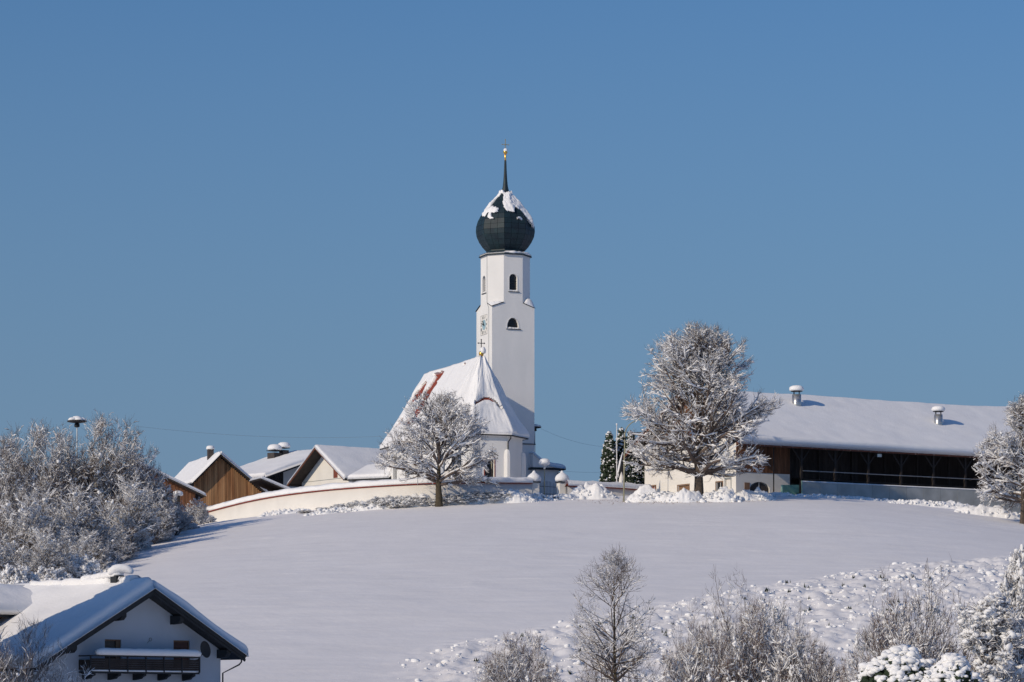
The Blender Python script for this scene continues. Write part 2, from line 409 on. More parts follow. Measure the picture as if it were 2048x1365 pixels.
    C = grow(rng, s3[2], s3[3], L3, np.minimum(s3[4]*0.7, tw*1.8*(0.7+.6*rng.rand(len(s3[0])))), 5, wob*1.3, up*1.0-droop*2, 0.4)
    wood = [(A[0],A[1],6),(B[0],B[1],4),(C[0],C[1],3)]
    if n4:
        s4 = spawn(rng, C[0], C[1], n4, 0.15, 1.0, 0.65, 0.25)
        L4 = l4*(0.4+rng.rand(len(s4[0])))
        Dd = grow(rng, s4[2], s4[3], L4, np.full(len(s4[0]), tw)*(0.6+.6*rng.rand(len(s4[0]))), 3, wob*1.3, up-droop*2, 0.45)
        wood.append((Dd[0],Dd[1],3))
    def join(parts):
        Vs=[];Q4=[];Q3=[];o=0
        for V,Q in parts:
            (Q4 if Q.shape[1]==4 else Q3).append(Q+o); Vs.append(V); o+=len(V)
        Fs=[]
        if Q4: Fs.append(np.concatenate(Q4))
        if Q3: Fs.append(np.concatenate(Q3))
        return np.concatenate(Vs), Fs
    wm = mesh_np('crown', *join([tubes(p,r,k) for p,r,k in wood]))
    sp = []
    for li,(p,r,k) in enumerate(wood):
        T = nrmz(np.gradient(p,axis=1)); hf = np.sqrt(np.clip(1-T[...,2]**2,0,1))
        nn,mm = r.shape
        q0 = p[:,mm//2]; pt_ = fbm(q0[:,0]*.55+q0[:,2]*.35+seed, q0[:,1]*.55+q0[:,2]*.75, 3)
        lim = np.clip(0.8+2.0*pt_, 0.3, 1.4)[:,None]
        on = (rng.rand(nn,1) < cover*(1.3,1.15,1.0,0.62)[li]*lim).astype(float)
        s = (snow*((1.6,1.15,0.75,0.46) if not stems else (.75,.85,.8,.5))[li] + 0.3*r)*np.clip(hf*1.35-0.25,0,1)*(0.25+1.15*rng.rand(nn,mm))*on
        s[:,0] *= 0.6; s[:,-1] *= 0.5
        c = p + np.array([0,0,1.0])*(r*0.75+s*0.55)[...,None]
        sel = on[:,0] > 0
        if sel.any(): sp.append(tubes(c[sel], s[sel], 4 if li<3 else 3))
    if clump:
        src = C[0].reshape(-1,3); k = rng.rand(len(src)) < clump
        c = src[k]; rr = snow*sk*(0.5+1.8*rng.rand(len(c))**2)
        V,Fi = clumps(c + np.array([0,0,1.0])*(rr*0.5)[:,None], rr*1.15, 0.75, 0.3, rng, 4); sp.append((V,Fi))
    sm = mesh_np('snow_cover', *join(sp))
    tm = mesh_np('trunk', T0[0], [T0[1]]) if T0 is not None else None
    return dict(trunk=tm, crown=wm, snow=sm, C=C)
def place_tree(T, name, label, cat, px, D, group=None, rz=0.0, sc=1.0, mats=(None,TWIG), zoff=0.0, scz=None, xy=None):
    x = X(px,D) if xy is None else xy[0]; y = D
    r = thing(name, label, cat, (x,y,gz(x,y)+zoff), rz, group)
    r.scale = (sc,sc,scz or sc)
    if T['trunk']: link('trunk', T['trunk'], mats[0] or BARK, r)
    link('crown' if T['trunk'] else 'branches', T['crown'], mats[1], r)
    link('snow_cover', T['snow'], TWSNOW, r)['kind'] = 'stuff'
    return r

# =================================================================== CHURCH
TH = R(20.6); D0 = 380.0; CZ = 25.1
church = thing('church', 'white church with dark onion domed tower and steep snowy roof on the hilltop', 'church', (X(984,D0), D0, CZ), TH)
def zt(row, D=D0): return Z(row, D) - CZ
A_ = 5.42; c_ = 1.5
z1 = zt(613); z2 = z1+0.55; z3 = zt(503)
tw = MB()
def arch(cx, z0, z1_, w, pointed=False, n=8):
    """outline of an arched opening centred cx, sill z0, crown z1_"""
    h = w/2
    if pointed:
        zs = z1_-h*1.35; pts=[(cx-h,z0),(cx+h,z0),(cx+h,zs)]
        for i in range(1,n): t=i/n; pts.append((cx+h*(1-t**1.6), zs+(z1_-zs)*math.sin(t*math.pi/2)**0.95))
        pts.append((cx,z1_))
        for i in range(n-1,0,-1): t=i/n; pts.append((cx-h*(1-t**1.6), zs+(z1_-zs)*math.sin(t*math.pi/2)**0.95))
        pts.append((cx-h,zs)); return pts
    zs = z1_-h; pts=[(cx-h,z0),(cx+h,z0)]
    for i in range(n*2+1): a=math.pi*i/(2*n); pts.append((cx+h*math.cos(a), zs+h*math.sin(a)))
    return pts
mid = A_/2
upw = arch(mid, zt(581), zt(546), 1.0); low = arch(mid-0.05, zt(656), zt(634), 1.45, True)
sides = [((0,0,0),(1,0,0)), ((A_,0,0),(0,1,0)), ((A_,A_,0),(-1,0,0)), ((0,A_,0),(0,-1,0))]
for i,(o,u) in enumerate(sides):
    tw.wall(o, u, [(0,0),(A_,0),(A_,z1),(0,z1)], [low] if i in (0,1) else [], 0.4)
    tw.wall(o, u, [(c_,z1),(A_-c_,z1),(A_-c_,z3),(c_,z3)], [upw], 0.4)
oct8 = [(c_,0),(A_-c_,0),(A_,c_),(A_,A_-c_),(A_-c_,A_),(c_,A_),(0,A_-c_),(0,c_)]
for i in (1,3,5,7):
    p=oct8[i]; q=oct8[(i+1)%8]; tw.add([(p[0],p[1],z1),(q[0],q[1],z1),(q[0],q[1],z3),(p[0],p[1],z3)],[(0,1,2,3)])
for (cx,cy) in ((0,0),(A_,0),(A_,A_),(0,A_)):
    sx = 1 if cx==0 else -1; sy = 1 if cy==0 else -1
    a=(cx,cy,z1); b=(cx+sx*c_,cy,z1); d=(cx,cy+sy*c_,z1); b2=(b[0],b[1],z2); d2=(d[0],d[1],z2)
    tw.add([a,b,d,b2,d2],[(0,1,3),(0,4,2),(0,3,4)])
tw.build('tower_wall', PLASTER, church)
# ledge snow and flashing on the four shoulders
rngp = random.Random(5)
for i,(cx,cy) in enumerate(((0,0),(A_,0),(A_,A_),(0,A_))):
    sx = 1 if cx==0 else -1; sy = 1 if cy==0 else -1
    fl = MB(); e=0.10
    a=Vector((cx-sx*e,cy-sy*e,z1-0.03)); b=Vector((cx+sx*c_,cy-sy*e,z2)); d=Vector((cx-sx*e,cy+sy*c_,z2))
    fl.prism([a,b,d],(0,0,0.06)); fl.build('shoulder_flashing', SLATE, church)
    # snow heap: fan of noisy points
    sn = MB(); N=7; vs=[]; fs=[]; hh = 0.2 if i!=1 else 0.62
    for p in range(N+1):
        for q in range(N+1-p):
            s_=p/N; t_=q/N; w_=1-s_-t_
            P = a*w_ + b*s_ + d*t_; edge = min(w_*1.3, s_*3+0.02, t_*3+0.02) if i!=1 else min(w_*2.2, s_*5, t_*5)
            dep = hh*min(1,edge*3)**0.6*(0.75+0.5*rngp.random()) + 0.06
            vs.append((P.x,P.y,P.z+dep))
    ix={}; c=0
    for p in range(N+1):
        for q in range(N+1-p): ix[p,q]=c; c+=1
    for p in range(N):
        for q in range(N-p):
            fs.append((ix[p,q],ix[p+1,q],ix[p,q+1]))
            if q < N-p-1: fs.append((ix[p+1,q],ix[p+1,q+1],ix[p,q+1]))
    sn.add(vs,fs).build('shoulder_snow', SNOW, church, smooth=True)
# windows of the tower
def ring(mb, o, u, poly, grow_, off, thick):
    """raised trim round an opening (poly) on wall o,u"""
    cx=sum(p[0] for p in poly)/len(poly); cz=sum(p[1] for p in poly)/len(poly)
    w=max(abs(p[0]-cx) for p in poly); h=max(abs(p[1]-cz) for p in poly)
    outp=[(cx+(p[0]-cx)*(1+grow_/w), cz+(p[1]-cz)*(1+grow_/h)) for p in poly]
    o=Vector(o); u=Vector(u); inn=Vector((-u.y,u.x,0)); n=len(poly)
    A=[o+u*p[0]+Vector((0,0,p[1]))-inn*off for p in poly]; B=[o+u*p[0]+Vector((0,0,p[1]))-inn*off for p in outp]
    C=[q+inn*thick for q in B]
    fs=[(i,(i+1)%n,n+(i+1)%n,n+i) for i in range(n)]+[(n+i,n+(i+1)%n,2*n+(i+1)%n,2*n+i) for i in range(n)]
    mb.add(A+B+C,fs)
for i,(o,u) in enumerate(sides):
    for poly,nm,kind in ([(upw,'belfry_window',0)] + ([(low,'pointed_window',1)] if i in (0,1) else [])):
        w = MB().plate(o,u,poly,0.38).build(nm, GLASS, church)
        tr = MB(); ring(tr,o,u,poly,0.13,0.03,0.03); tr.build('window_trim', PLASTER, w)
        xs=[p[0] for p in poly]; za=min(p[1] for p in poly); zb=max(p[1] for p in poly)
        sl_=MB(); uu=Vector(u); inn=Vector((-uu.y,uu.x,0)); oo=Vector(o)
        p0=oo+uu*(min(xs)-0.15)+Vector((0,0,za-0.1))-inn*0.13; sl_.prism([p0,p0+uu*(max(xs)-min(xs)+0.42),p0+uu*(max(xs)-min(xs)+0.42)+inn*0.2,p0+inn*0.2],(0,0,0.07)); sl_.build('window_sill', SLATE, w)
        lv=MB(); k=int((zb-za)/0.28)
        for j in range(k):
            z_=za+0.15+j*0.28
            half=(max(xs)-min(xs))/2*min(1,max(0.25,(zb-z_-0.1)/((zb-za)*0.35)))
            c0=oo+uu*((max(xs)+min(xs))/2)+Vector((0,0,z_))+inn*0.3
            lv.beam(c0-uu*half,c0+uu*half,0.10,0.03)
        lv.build('louvre_slats', LOUV, w)
        s0=oo+uu*((max(xs)+min(xs))/2)+Vector((0,0,za))+inn*0.12
        sb=MB(); rg=random.Random(i*3+kind)
        nn=7
        for j in range(nn):
            q=s0+uu*((j/(nn-1)-0.5)*(max(xs)-min(xs))*0.85); rr=0.10+0.07*rg.random()
            sb.lathe([(rr*.9,-0.02),(rr,0.05),(rr*.6,0.05+rr*.8),(0.01,0.06+rr)],q,7)
        sb.build('sill_snow', SNOW, w, smooth=True)
# dome
RPX=[(54.5,507.5),(54.5,505.5),(46,501.5),(39.6,497.5),(39,494.5),(46.5,486),(53,476),(57.6,465.5),(59.2,455.5),(58.6,445.5),(55.6,435),(50,424.5),(42,414),(33,404),(24,394),(16,385.5),(10.2,378),(7.2,372),(5.2,363),(3.9,350),(3.0,335),(2.5,322),(2.1,311)]
KP = D0/F
prof=[(a*(D0+0)/F, zt(b)) for a,b in RPX]
cc=(A_/2,A_/2,0)
dm = MB().lathe([(r*0.985,z) for r,z in prof], cc, 8, R(22.5)); dome = dm.build('onion_dome', COPPER, church)
rows=[(prof[i],prof[i+1]) for i in range(4,16)]
for r_i,((ra,za),(rb,zb)) in enumerate(rows):
    cols = 3 if max(ra,rb) > 1.6 else (2 if max(ra,rb)>0.9 else 1)
    for f in range(8):
        a0=R(22.5+45*f); a1_=R(22.5+45*(f+1))
        for c in range(cols):
            s0=(c+0.02)/cols; s1=(c+0.98)/cols
            def pt(r,z,s,off=0.02):
                x=(r+off)*((1-s)*math.cos(a0)+s*math.cos(a1_)); y=(r+off)*((1-s)*math.sin(a0)+s*math.sin(a1_)); return Vector((cc[0]+x,cc[1]+y,z))
            zz0=za+(zb-za)*0.02; zz1=zb-(zb-za)*0.02
            P=[pt(ra,zz0,s0),pt(ra,zz0,s1),pt(rb,zz1,s1),pt(rb,zz1,s0)]
            nv=(P[1]-P[0]).cross(P[3]-P[0]).normalized()
            pm=MB().prism([p-nv*0.02 for p in P], nv*0.035)
            pm.build('dome_panel', COPPER, dome)
# snow on the dome: patches defined on azimuth (deg, 0 = toward the camera, + = right) and row of the photograph
vdir = -math.pi/2 - TH     # local azimuth that faces the camera
def prof_at(row):
    rr=[b for a,b in RPX][::-1]; aa=[a for a,b in RPX][::-1]; return np.interp(row, rr, aa)
nA, nR = 220, 90
azs=np.linspace(-180,180,nA+1)[:-1]; rws=np.linspace(374.5,463,nR)
AZ,RW=np.meshgrid(azs,rws)
nz=fbm(AZ*0.06+40,RW*0.11,4,0.6)
def inpoly(ax, ry, poly):
    inside=np.zeros(ax.shape,bool); n=len(poly); j=n-1
    for i in range(n):
        xi,yi=poly[i]; xj,yj=poly[j]
        c=((yi>ry)!=(yj>ry))&(ax<(xj-xi)*(ry-yi)/(yj-yi+1e-9)+xi); inside^=c; j=i
    return inside
JA=AZ+nz*9; JR=RW+nz*6
M=np.zeros(AZ.shape,bool)
polys=[[(-180,375),(-60,375),(-20,375),(180,375),(180,386),(35,384),(24,390),(-20,382),(-75,384),(-58,402),(-52,424),(-62,430),(-78,412),(-180,410)],   # collar + left edge streak
       [(-18,376),(60,376),(85,398),(66,420),(45,419),(34,414),(20,420),(-2,419),(-10,404),(-14,392)],                                                     # big centre patch
       [(40,400),(75,400),(120,408),(140,425),(112,442),(84,452),(66,448),(50,430),(42,414)],                                                            # right patch
       [(-58,412),(-32,409),(-16,412),(-18,421),(-32,425),(-28,434),(-48,433)],                                                                          # left lobe
       [(26,433),(40,432),(46,440),(40,443),(32,438),(24,438)],
       [(150,380),(180,380),(180,440),(160,430)],[(-180,380),(-130,385),(-140,430),(-180,436)]]
for P in polys: M|=inpoly(JA,JR,P)
rad_=np.array([prof_at(r) for r in rws])*D0/F; zz=np.array([zt(r) for r in rws])
sv=[];sf=[]
# distance from mask border (few dilations) gives thickness
dist=M.astype(float); cur=M.copy()
for k in range(5):
    er=cur&np.roll(cur,1,1)&np.roll(cur,-1,1)
    er[1:]&=cur[:-1]; er[:-1]&=cur[1:]; cur=er; dist+=cur
oct_f=1/np.cos((np.radians(azs)+vdir-0)%(math.pi/4)-math.pi/8)*math.cos(math.pi/8)   # radius of octagon / circumradius
thk=0.02+0.22*np.sqrt(np.clip(dist/6,0,1))*(0.8+0.7*nz)
rr=(rad_[:,None]*oct_f[None,:]+0.03)+thk
la=vdir+np.radians(azs)
Vt=np.stack([cc[0]+rr*np.cos(la)[None],cc[1]+rr*np.sin(la)[None],np.repeat(zz[:,None],nA,1)+thk*0.5],-1)
r0=rad_[:,None]*oct_f[None,:]-0.05
Vb=np.stack([cc[0]+r0*np.cos(la)[None],cc[1]+r0*np.sin(la)[None],np.repeat(zz[:,None],nA,1)],-1)
idx=np.arange(nR*nA).reshape(nR,nA); N=nR*nA
cell=M[:-1]&M[1:]&np.roll(M,-1,1)[:-1]&np.roll(M,-1,1)[1:]
nx=np.roll(idx,-1,1)
Qa=np.stack([idx[:-1],idx[1:],nx[1:],nx[:-1]],-1)
Q=Qa[cell]
sidef=[]
ci=np.argwhere(cell); cs=set(map(tuple,ci))
for (i,j) in ci:
    a,b,c2,d=Qa[i,j]
    for (ni,nj,e) in ((i-1,j,(a,d)),(i+1,j,(b,c2)),(i,(j-1)%nA,(a,b)),(i,(j+1)%nA,(d,c2))):
        if (ni,nj) not in cs: sidef.append((e[0],e[1],e[1]+N,e[0]+N))
link('dome_snow', mesh_np('dome_snow', np.concatenate([Vt.reshape(-1,3),Vb.reshape(-1,3)]), [Q,np.array(sidef)]), SNOW, dome)
# snow rim on cornice right-hand side
rb=MB(); rg=random.Random(3); pts=[]
for k in range(26):
    a=vdir+R(-5+ k*5.2); ef=math.cos(math.pi/8)/math.cos(a%(math.pi/4)-math.pi/8)
    pts.append((cc[0]+3.02*ef*math.cos(a),cc[1]+3.02*ef*math.sin(a),zt(502.6)))
rb.tube(pts,[0.03]+[0.12+0.07*rg.random() for _ in pts[1:-1]]+[0.03],7); rb.build('cornice_snow',SNOW,church,smooth=True)
MB().lathe([(2.93*1.0,z3-0.35),(3.02,z3-0.18),(3.10,z3),(3.2,z3+0.02)],cc,8,R(22.5)).build('cornice', PLASTER, church)
# finial
fz=zt(311)
MB().lathe([(0.12,fz-0.1),(0.10,fz+0.3),(0.13,fz+0.7),(0.08,fz+0.75)],cc,8).build('gilded_shaft',GOLD,church,smooth=True)
MB().lathe([(0.03,fz+0.72),(0.2,fz+0.8),(0.27,fz+1.0),(0.22,fz+1.18),(0.02,fz+1.27)],cc,12).build('gilded_ball',GOLD,church,smooth=True)
b=MB(); cap(b,(cc[0]+.03,cc[1],fz+1.02),0.26,0.42,3); b.build('ball_snow',SNOW,church,smooth=True)
cr=MB(); zc=fz+1.35
cr.beam((cc[0],cc[1],zc),(cc[0],cc[1],zc+1.15),0.07,0.07); cr.beam((cc[0]-0.42,cc[1],zc+0.55),(cc[0]+0.42,cc[1],zc+0.55),0.06,0.06)
for dx,dz in ((.42,.55),(-.42,.55),(0,1.15)): cr.lathe([(0.01,-0.08),(0.08,0),(0.01,0.08)],(cc[0]+dx,cc[1],zc+dz),6)
cr.lathe([(0.16,-0.03),(0.18,0),(0.16,0.03)],(cc[0],cc[1],zc+0.55),8)
cr.build('cross',LAMPP,church)
# clock on the left face (x = 0)
cz=zt(645); cy=A_/2; 
ck=MB().prism([(-0.02,cy+1.17*math.cos(a)*0+s1*1.17,cz+s2*1.2) for a,s1,s2 in ((0,-1,-1),(0,1,-1),(0,1,1),(0,-1,1))],(0.03,0,0)); clock=ck.build('clock_face',CREAM,church)
MB().prism([(-0.035,cy+0.62*math.cos(a),cz+0.62*math.sin(a)) for a in [2*math.pi*i/28 for i in range(28)]],(0.012,0,0)).build('clock_disc',BLUEC,clock)
num=MB(); NUM=['XII','I','II','III','IV','V','VI','VII','VIII','IX','X','XI']
def cpt(r,t,ang,x=-0.045):   # clock seen from outside (from -x): right is -y
    # ang clockwise from 12; r radial, t tangential
    ry=math.sin(ang); rz=math.cos(ang); return Vector((x, cy-(r*ry+t*rz), cz+(r*rz-t*ry)))
for h,s in enumerate(NUM):
    ang=2*math.pi*h/12; wid={'I':0.07,'V':0.15,'X':0.15}; tot=sum(wid[c] for c in s); t=-tot/2
    sc=1.0/max(abs(math.sin(ang)),abs(math.cos(ang))); ri=0.72*min(sc,1.25); ro=1.04*min(sc,1.25)
    for c in s:
        w=wid[c]
        if c=='I': num.beam(cpt(ri,t+w/2,ang),cpt(ro,t+w/2,ang),0.035,0.01,up=(1,0,0))
        elif c=='V': num.beam(cpt(ri,t+w/2,ang),cpt(ro,t+0.01,ang),0.035,0.01,up=(1,0,0)); num.beam(cpt(ri,t+w/2,ang),cpt(ro,t+w-0.01,ang),0.025,0.01,up=(1,0,0))
        else: num.beam(cpt(ri,t+0.01,ang),cpt(ro,t+w-0.01,ang),0.035,0.01,up=(1,0,0)); num.beam(cpt(ri,t+w-0.01,ang),cpt(ro,t+0.01,ang),0.025,0.01,up=(1,0,0))
        t+=w
for s1,s2 in (((-1,-1),(1,-1)),((1,-1),(1,1)),((1,1),(-1,1)),((-1,1),(-1,-1))):
    num.beam((-0.045,cy+s1[0]*1.13,cz+s1[1]*1.16),(-0.045,cy+s2[0]*1.13,cz+s2[1]*1.16),0.02,0.01,up=(1,0,0))
num.build('clock_numerals',GREYC,clock)
MB().beam(cpt(-0.2,0,R(286),-0.07),cpt(0.98,0,R(286),-0.07),0.10,0.02,up=(1,0,0)).build('clock_hand',IRON,clock)
MB().beam(cpt(-0.15,0,R(325),-0.09),cpt(0.66,0,R(325),-0.09),0.13,0.02,up=(1,0,0)).build('clock_hand',IRON,clock)
# downpipe / lightning wire at octagon
MB().tube([(-0.06,c_+0.1,z3-0.2),(-0.06,c_+0.1,z2+.1),(-0.06,c_-0.5,z1-0.1),(-0.06,c_-0.5,3)],0.02,5).build('lightning_wire',GREYC,church)
# ---- nave and choir, coordinates relative to the ridge apex
AX, AY = -5.1, -10.35
DA = D0 + (AX*math.sin(TH)+AY*math.cos(TH))
ze = Z(871,366.3)-CZ; zr = Z(713,DA)-CZ-0.33
WV=5.05; WE=5.68; LN=20.0; q8=math.tan(R(22.5))
def N_(x,y,z): return Vector((AX+x,AY+y,z))
nv=MB()
wl=[(-WV,LN-0.4),(-WV,0),(-WV*q8,-WV*(1-q8)),(WV*q8,-WV*(1-q8)),(WV,0),(WV,LN-0.4)]
winchoir=[]
facew=WV*q8*2
for i in range(len(wl)-1):
    p=wl[i]; q=wl[i+1]; o=N_(p[0],p[1],0); u=(N_(q[0],q[1],0)-o); L=u.length; u.normalize()
    holes=[]
    if i==0: holes=[arch(xx,2.3,5.6,1.3) for xx in (3.2,7.6,12.0,16.2)]
    elif i in (1,): holes=[arch(L/2,2.3,5.6,1.2)]
    elif i==2: holes=[arch(L/2-0.1,1.6,5.3,1.15)]
    nv.wall(o,u,[(0,0),(L,0),(L,ze+0.1),(0,ze+0.1)],holes,0.35)
    for h in holes: winchoir.append((o,u,h,i))
# west gable
a=N_(-WV,LN-0.4,0); 
nv.add([N_(WV,LN-0.4,0),N_(-WV,LN-0.4,0),N_(-WV,LN-0.4,ze),N_(0,LN-0.4,zr-0.1),N_(WV,LN-0.4,ze)],[(0,1,2,3,4)])
nv.build('nave_wall',PLASTER,church)
for o,u,h,i in winchoir:
    w=MB().plate(o,u,h,0.33).build('choir_window',GLASS,church)
    t=MB(); ring(t,o,u,h,0.12,0.03,0.03); t.build('window_trim',TILE if i==2 else PLASTER,w)
    ml=MB(); xs=[p[0] for p in h]; cxm=(min(xs)+max(xs))/2; inn=Vector((-u.y,u.x,0)); za=min(p[1] for p in h); zb=max(p[1] for p in h)
    ml.beam(o+u*cxm+Vector((0,0,za))+inn*.3,o+u*cxm+Vector((0,0,zb))+inn*.3,.05,.05)
    for zz_ in np.arange(za+.6,zb-.3,.6): ml.beam(o+u*min(xs)+Vector((0,0,zz_))+inn*.3,o+u*max(xs)+Vector((0,0,zz_))+inn*.3,.04,.04)
    ml.build('glazing_bars',SLATE,w)
# corner pilasters
for (x,y) in wl[1:5]:
    p=N_(x,y,0); MB().lathe([(0.42,0),(0.42,ze-2.2),(0.30,ze-1.7),(0.16,ze-1.6)],p,8,R(22.5)).build('buttress',PLASTER,church)
el=[(-WE,LN),(-WE,0),(-WE*q8,-WE*(1-q8)),(WE*q8,-WE*(1-q8)),(WE,0),(WE,LN)]
rl=[(0,LN),(0,0),(0,0),(0,0),(0,0),(0,LN)]
TS=np.array([0,.15,.3,.45,.6,.75,.86,.93,1.0]); 
def rho(t): return np.interp(t,[0,.75,.9,1],[0,.70,.875,1.0])
def zof(t): return ze+(zr-ze)*(1-np.asarray(t))
# tiled roof as real courses (each course proud of the one below it)
NC=52
vs=[];fs=[]
for k in range(NC):
    t0=k/NC; t1=(k+1)/NC
    for i in range(5):
        quad=[]
        for (t,off) in ((t0,0.0),(t1,0.05)):
            for j in (i,i+1):
                ex,ey=el[j]; rx,ry=rl[j]; r_=float(rho(t))
                l_=math.hypot(ex-rx,ey-ry if i not in (0,4) else 0); sx,sy=(ex-rx)/l_,(ey-ry)/l_
                quad.append(N_(rx+(ex-rx)*r_+sx*off, ry+(ey-ry)*r_+sy*off, float(zof(t))+off*0.4))
        b=len(vs); lip=[q-Vector((0,0,0.06)) for q in quad[2:]]
        vs+=quad+lip; fs+=[(b,b+1,b+3,b+2),(b+2,b+3,b+5,b+4)]
roof=MB().add(vs,fs).build('roof',TILE,church); 
# soffit
MB().prism([N_(x,y,ze-0.06) for x,y in el],(0,0,0.05)).build('soffit',PALE,church)
# roof snow: one sheet round the whole roof
def seg_pts():
    out=[]; 
    for i in range(5):
        n_=[110,22,64,22,40][i]
        for k in range(n_+(1 if i==4 else 0)): out.append((i,k/n_))
    return out
SP=seg_pts(); NT=80
tt=np.linspace(0,1,NT+1); 
Vt=np.zeros((NT+1,len(SP),3)); Vb=np.zeros_like(Vt); Mk=np.ones((NT+1,len(SP)),bool); dd=np.zeros((NT+1,len(SP)))
rrn=np.random.RandomState(11)
for j,(i,s) in enumerate(SP):
    e=np.array(el[i])*(1-s)+np.array(el[i+1])*s; r=np.array(rl[i])*(1-s)+np.array(rl[i+1])*s
    if i in (1,2,3):
        e=np.array(el[i])*(1-s)+np.array(el[i+1])*s
    d2=e-r; l_=np.hypot(*d2); d2=d2/l_
    over=1+0.10/5.7
    p=r[None]+(e-r)[None]*(rho(tt)*over)[:,None]
    # outward normal mixes roof pitch; hips are rounded by using radial direction
    nrm=np.array([d2[0]*0.85,d2[1]*0.85,0.53])
    if i==0: nrm=np.array([-0.85,0,0.53])
    if i==4: nrm=np.array([0.85,0,0.53])
    Vb[:,j]=np.stack([AX+p[:,0],AY+p[:,1],zof(tt)],-1)
    q=(LN-r[1] if False else r[1])
    # streak masks on the left slope; q = distance behind apex
    qq=r[1] if i==0 else -99
    dst=np.full(NT+1,9.0)
    if i==0:
        n1_=fbm(tt*22+3,np.full(NT+1,qq*1.2),3,.6); n2_=fbm(tt*22+31,np.full(NT+1,qq*1.2),3,.6)
        wd=np.interp(tt,[.02,.05,.1,.3,.5,.7,.8],[-.2,.9,1.0,1.35,1.9,1.9,-.4])*1.0
        cq=np.interp(tt,[0,.4,.8],[13.0,13.5,14.2])
        dst=np.minimum(dst,np.abs(qq-cq)-wd+n1_*0.7)
        wd2=np.interp(tt,[.10,.14,.2,.3,.38,.42],[-.4,.6,1.1,1.7,1.5,-.5]); dst=np.minimum(dst,np.abs(qq-np.interp(tt,[0,.5],[16.9,18.0]))-wd2+n2_*.7)
        wd3=np.interp(tt,[.58,.62,.7,.75],[-.5,.4,.5,-.5]); dst=np.minimum(dst,np.abs(qq-18.3)-wd3+n2_*.5)
        wd4=np.interp(tt,[.045,.05,.065,.07],[-.5,.5,.5,-.5]); dst=np.minimum(dst,np.abs(qq-14.4)-wd4*1.6)
        wd5=np.interp(tt,[.03,.035,.05,.055],[-.5,.25,.25,-.5]); dst=np.minimum(dst,np.abs(qq-4.6)-wd5+n2_*.3)
    if i==2:
        tc=0.60-0.07*math.sin(math.pi*min(1,max(0,(s-.02)/0.95)))+ (0.06*max(0,s-.8)/.2)
        dst=np.minimum(dst,(np.abs(tt-tc)-0.011)*9.0+fbm(tt*12,np.full(NT+1,s*9),2)*.10)
    Mk[:,j]=dst>0; dd[:,j]=dst
    eave=np.clip((1-tt)/0.05,0,1); 
    side=np.ones(NT+1)
    if i==0: side*=min(1,(LN-r[1]+0.02)/0.35)**.5
    if i==4: side*=min(1,(LN-r[1]+0.02)/0.35)**.5
    th_=0.30*np.sqrt(1-(1-eave)**2)*side*np.sqrt(np.clip(dst/0.5,0.04,1))*(1+0.5*fbm(np.full(NT+1,(s+i)*6.0),tt*5,3))
    if i in(1,2,3) or (i==0 and r[1]<1.2) : 
        th_=th_*(1+0.35*math.cos(2*math.pi*s) if i in (1,2,3) else 1.3)
    if i==2: th_=np.where((tt>0.62)&(tt<.97),th_*0.7,th_)
    Vt[:,j]=Vb[:,j]+nrm[None]*(th_+0.07)[:,None]+np.array([0,0,1.0])*(np.exp(-tt*30)*0.12)[:,None]
n1_,n2_=Mk.shape; idx=np.arange(n1_*n2_).reshape(n1_,n2_); N=n1_*n2_
cell=Mk[:-1,:-1]&Mk[1:,:-1]&Mk[:-1,1:]&Mk[1:,1:]
Qa=np.stack([idx[:-1,:-1],idx[1:,:-1],idx[1:,1:],idx[:-1,1:]],-1); Q=Qa[cell]
cs=set(map(tuple,np.argwhere(cell))); sidef=[]
for (i,j) in cs:
    a,b,c2,d=Qa[i,j]
    for (ni,nj,e) in ((i-1,j,(a,d)),(i+1,j,(b,c2)),(i,j-1,(a,b)),(i,j+1,(d,c2))):
        if (ni,nj) not in cs: sidef.append((e[0],e[1],e[1]+N,e[0]+N))
link('roof_snow', mesh_np('roof_snow', np.concatenate([Vt.reshape(-1,3),Vb.reshape(-1,3)]), [Q,np.array(sidef)]), SNOW, church)
# ridge snow roll
rg=random.Random(2)
MB().tube([N_(0.0,y,zr+0.12) for y in np.linspace(0.05,LN-0.1,30)],[0.17+0.04*rg.random() for _ in range(30)],8).build('ridge_snow',SNOW,church,smooth=True)
# gutter and downpipe
MB().tube([N_(x,y,ze-0.02) for x,y in [(p[0]*1.012,p[1]*1.012 if p[1]<0 else p[1]) for p in el]],0.085,6).build('gutter',SLATE,church)
xg,yg=el[3]; 
MB().tube([N_(xg*1.0,yg,ze-0.05),N_(xg,yg,ze-0.35),N_(xg*.90,yg*.93,ze-0.8),N_(xg*.90,yg*.93,0)],0.075,7).build('downpipe',SLATE,church)
# ridge finial with cross
p=N_(0,0.1,zr+0.25)
MB().lathe([(0.12,-0.3),(0.1,0),(0.24,0.15),(0.3,0.4),(0.22,0.62),(0.05,0.75)],p,12).build('gilded_ball',GOLD,church,smooth=True)
b=MB(); cap(b,(p.x+0.18,p.y-0.08,p.z+0.42),0.33,0.75,8); b.build('ball_snow',SNOW,church,smooth=True)
cr=MB(); cr.beam((p.x,p.y,p.z+0.7),(p.x,p.y,p.z+2.0),0.08,0.08); cr.beam((p.x-0.38,p.y,p.z+1.6),(p.x+0.38,p.y,p.z+1.6),0.08,0.08)
for dx,dz in ((.38,1.6),(-.38,1.6),(0,2.0)): cr.lathe([(0.01,-0.1),(0.1,0),(0.01,0.1)],(p.x+dx,p.y,p.z+dz),6)
cr.build('cross',IRON,church)
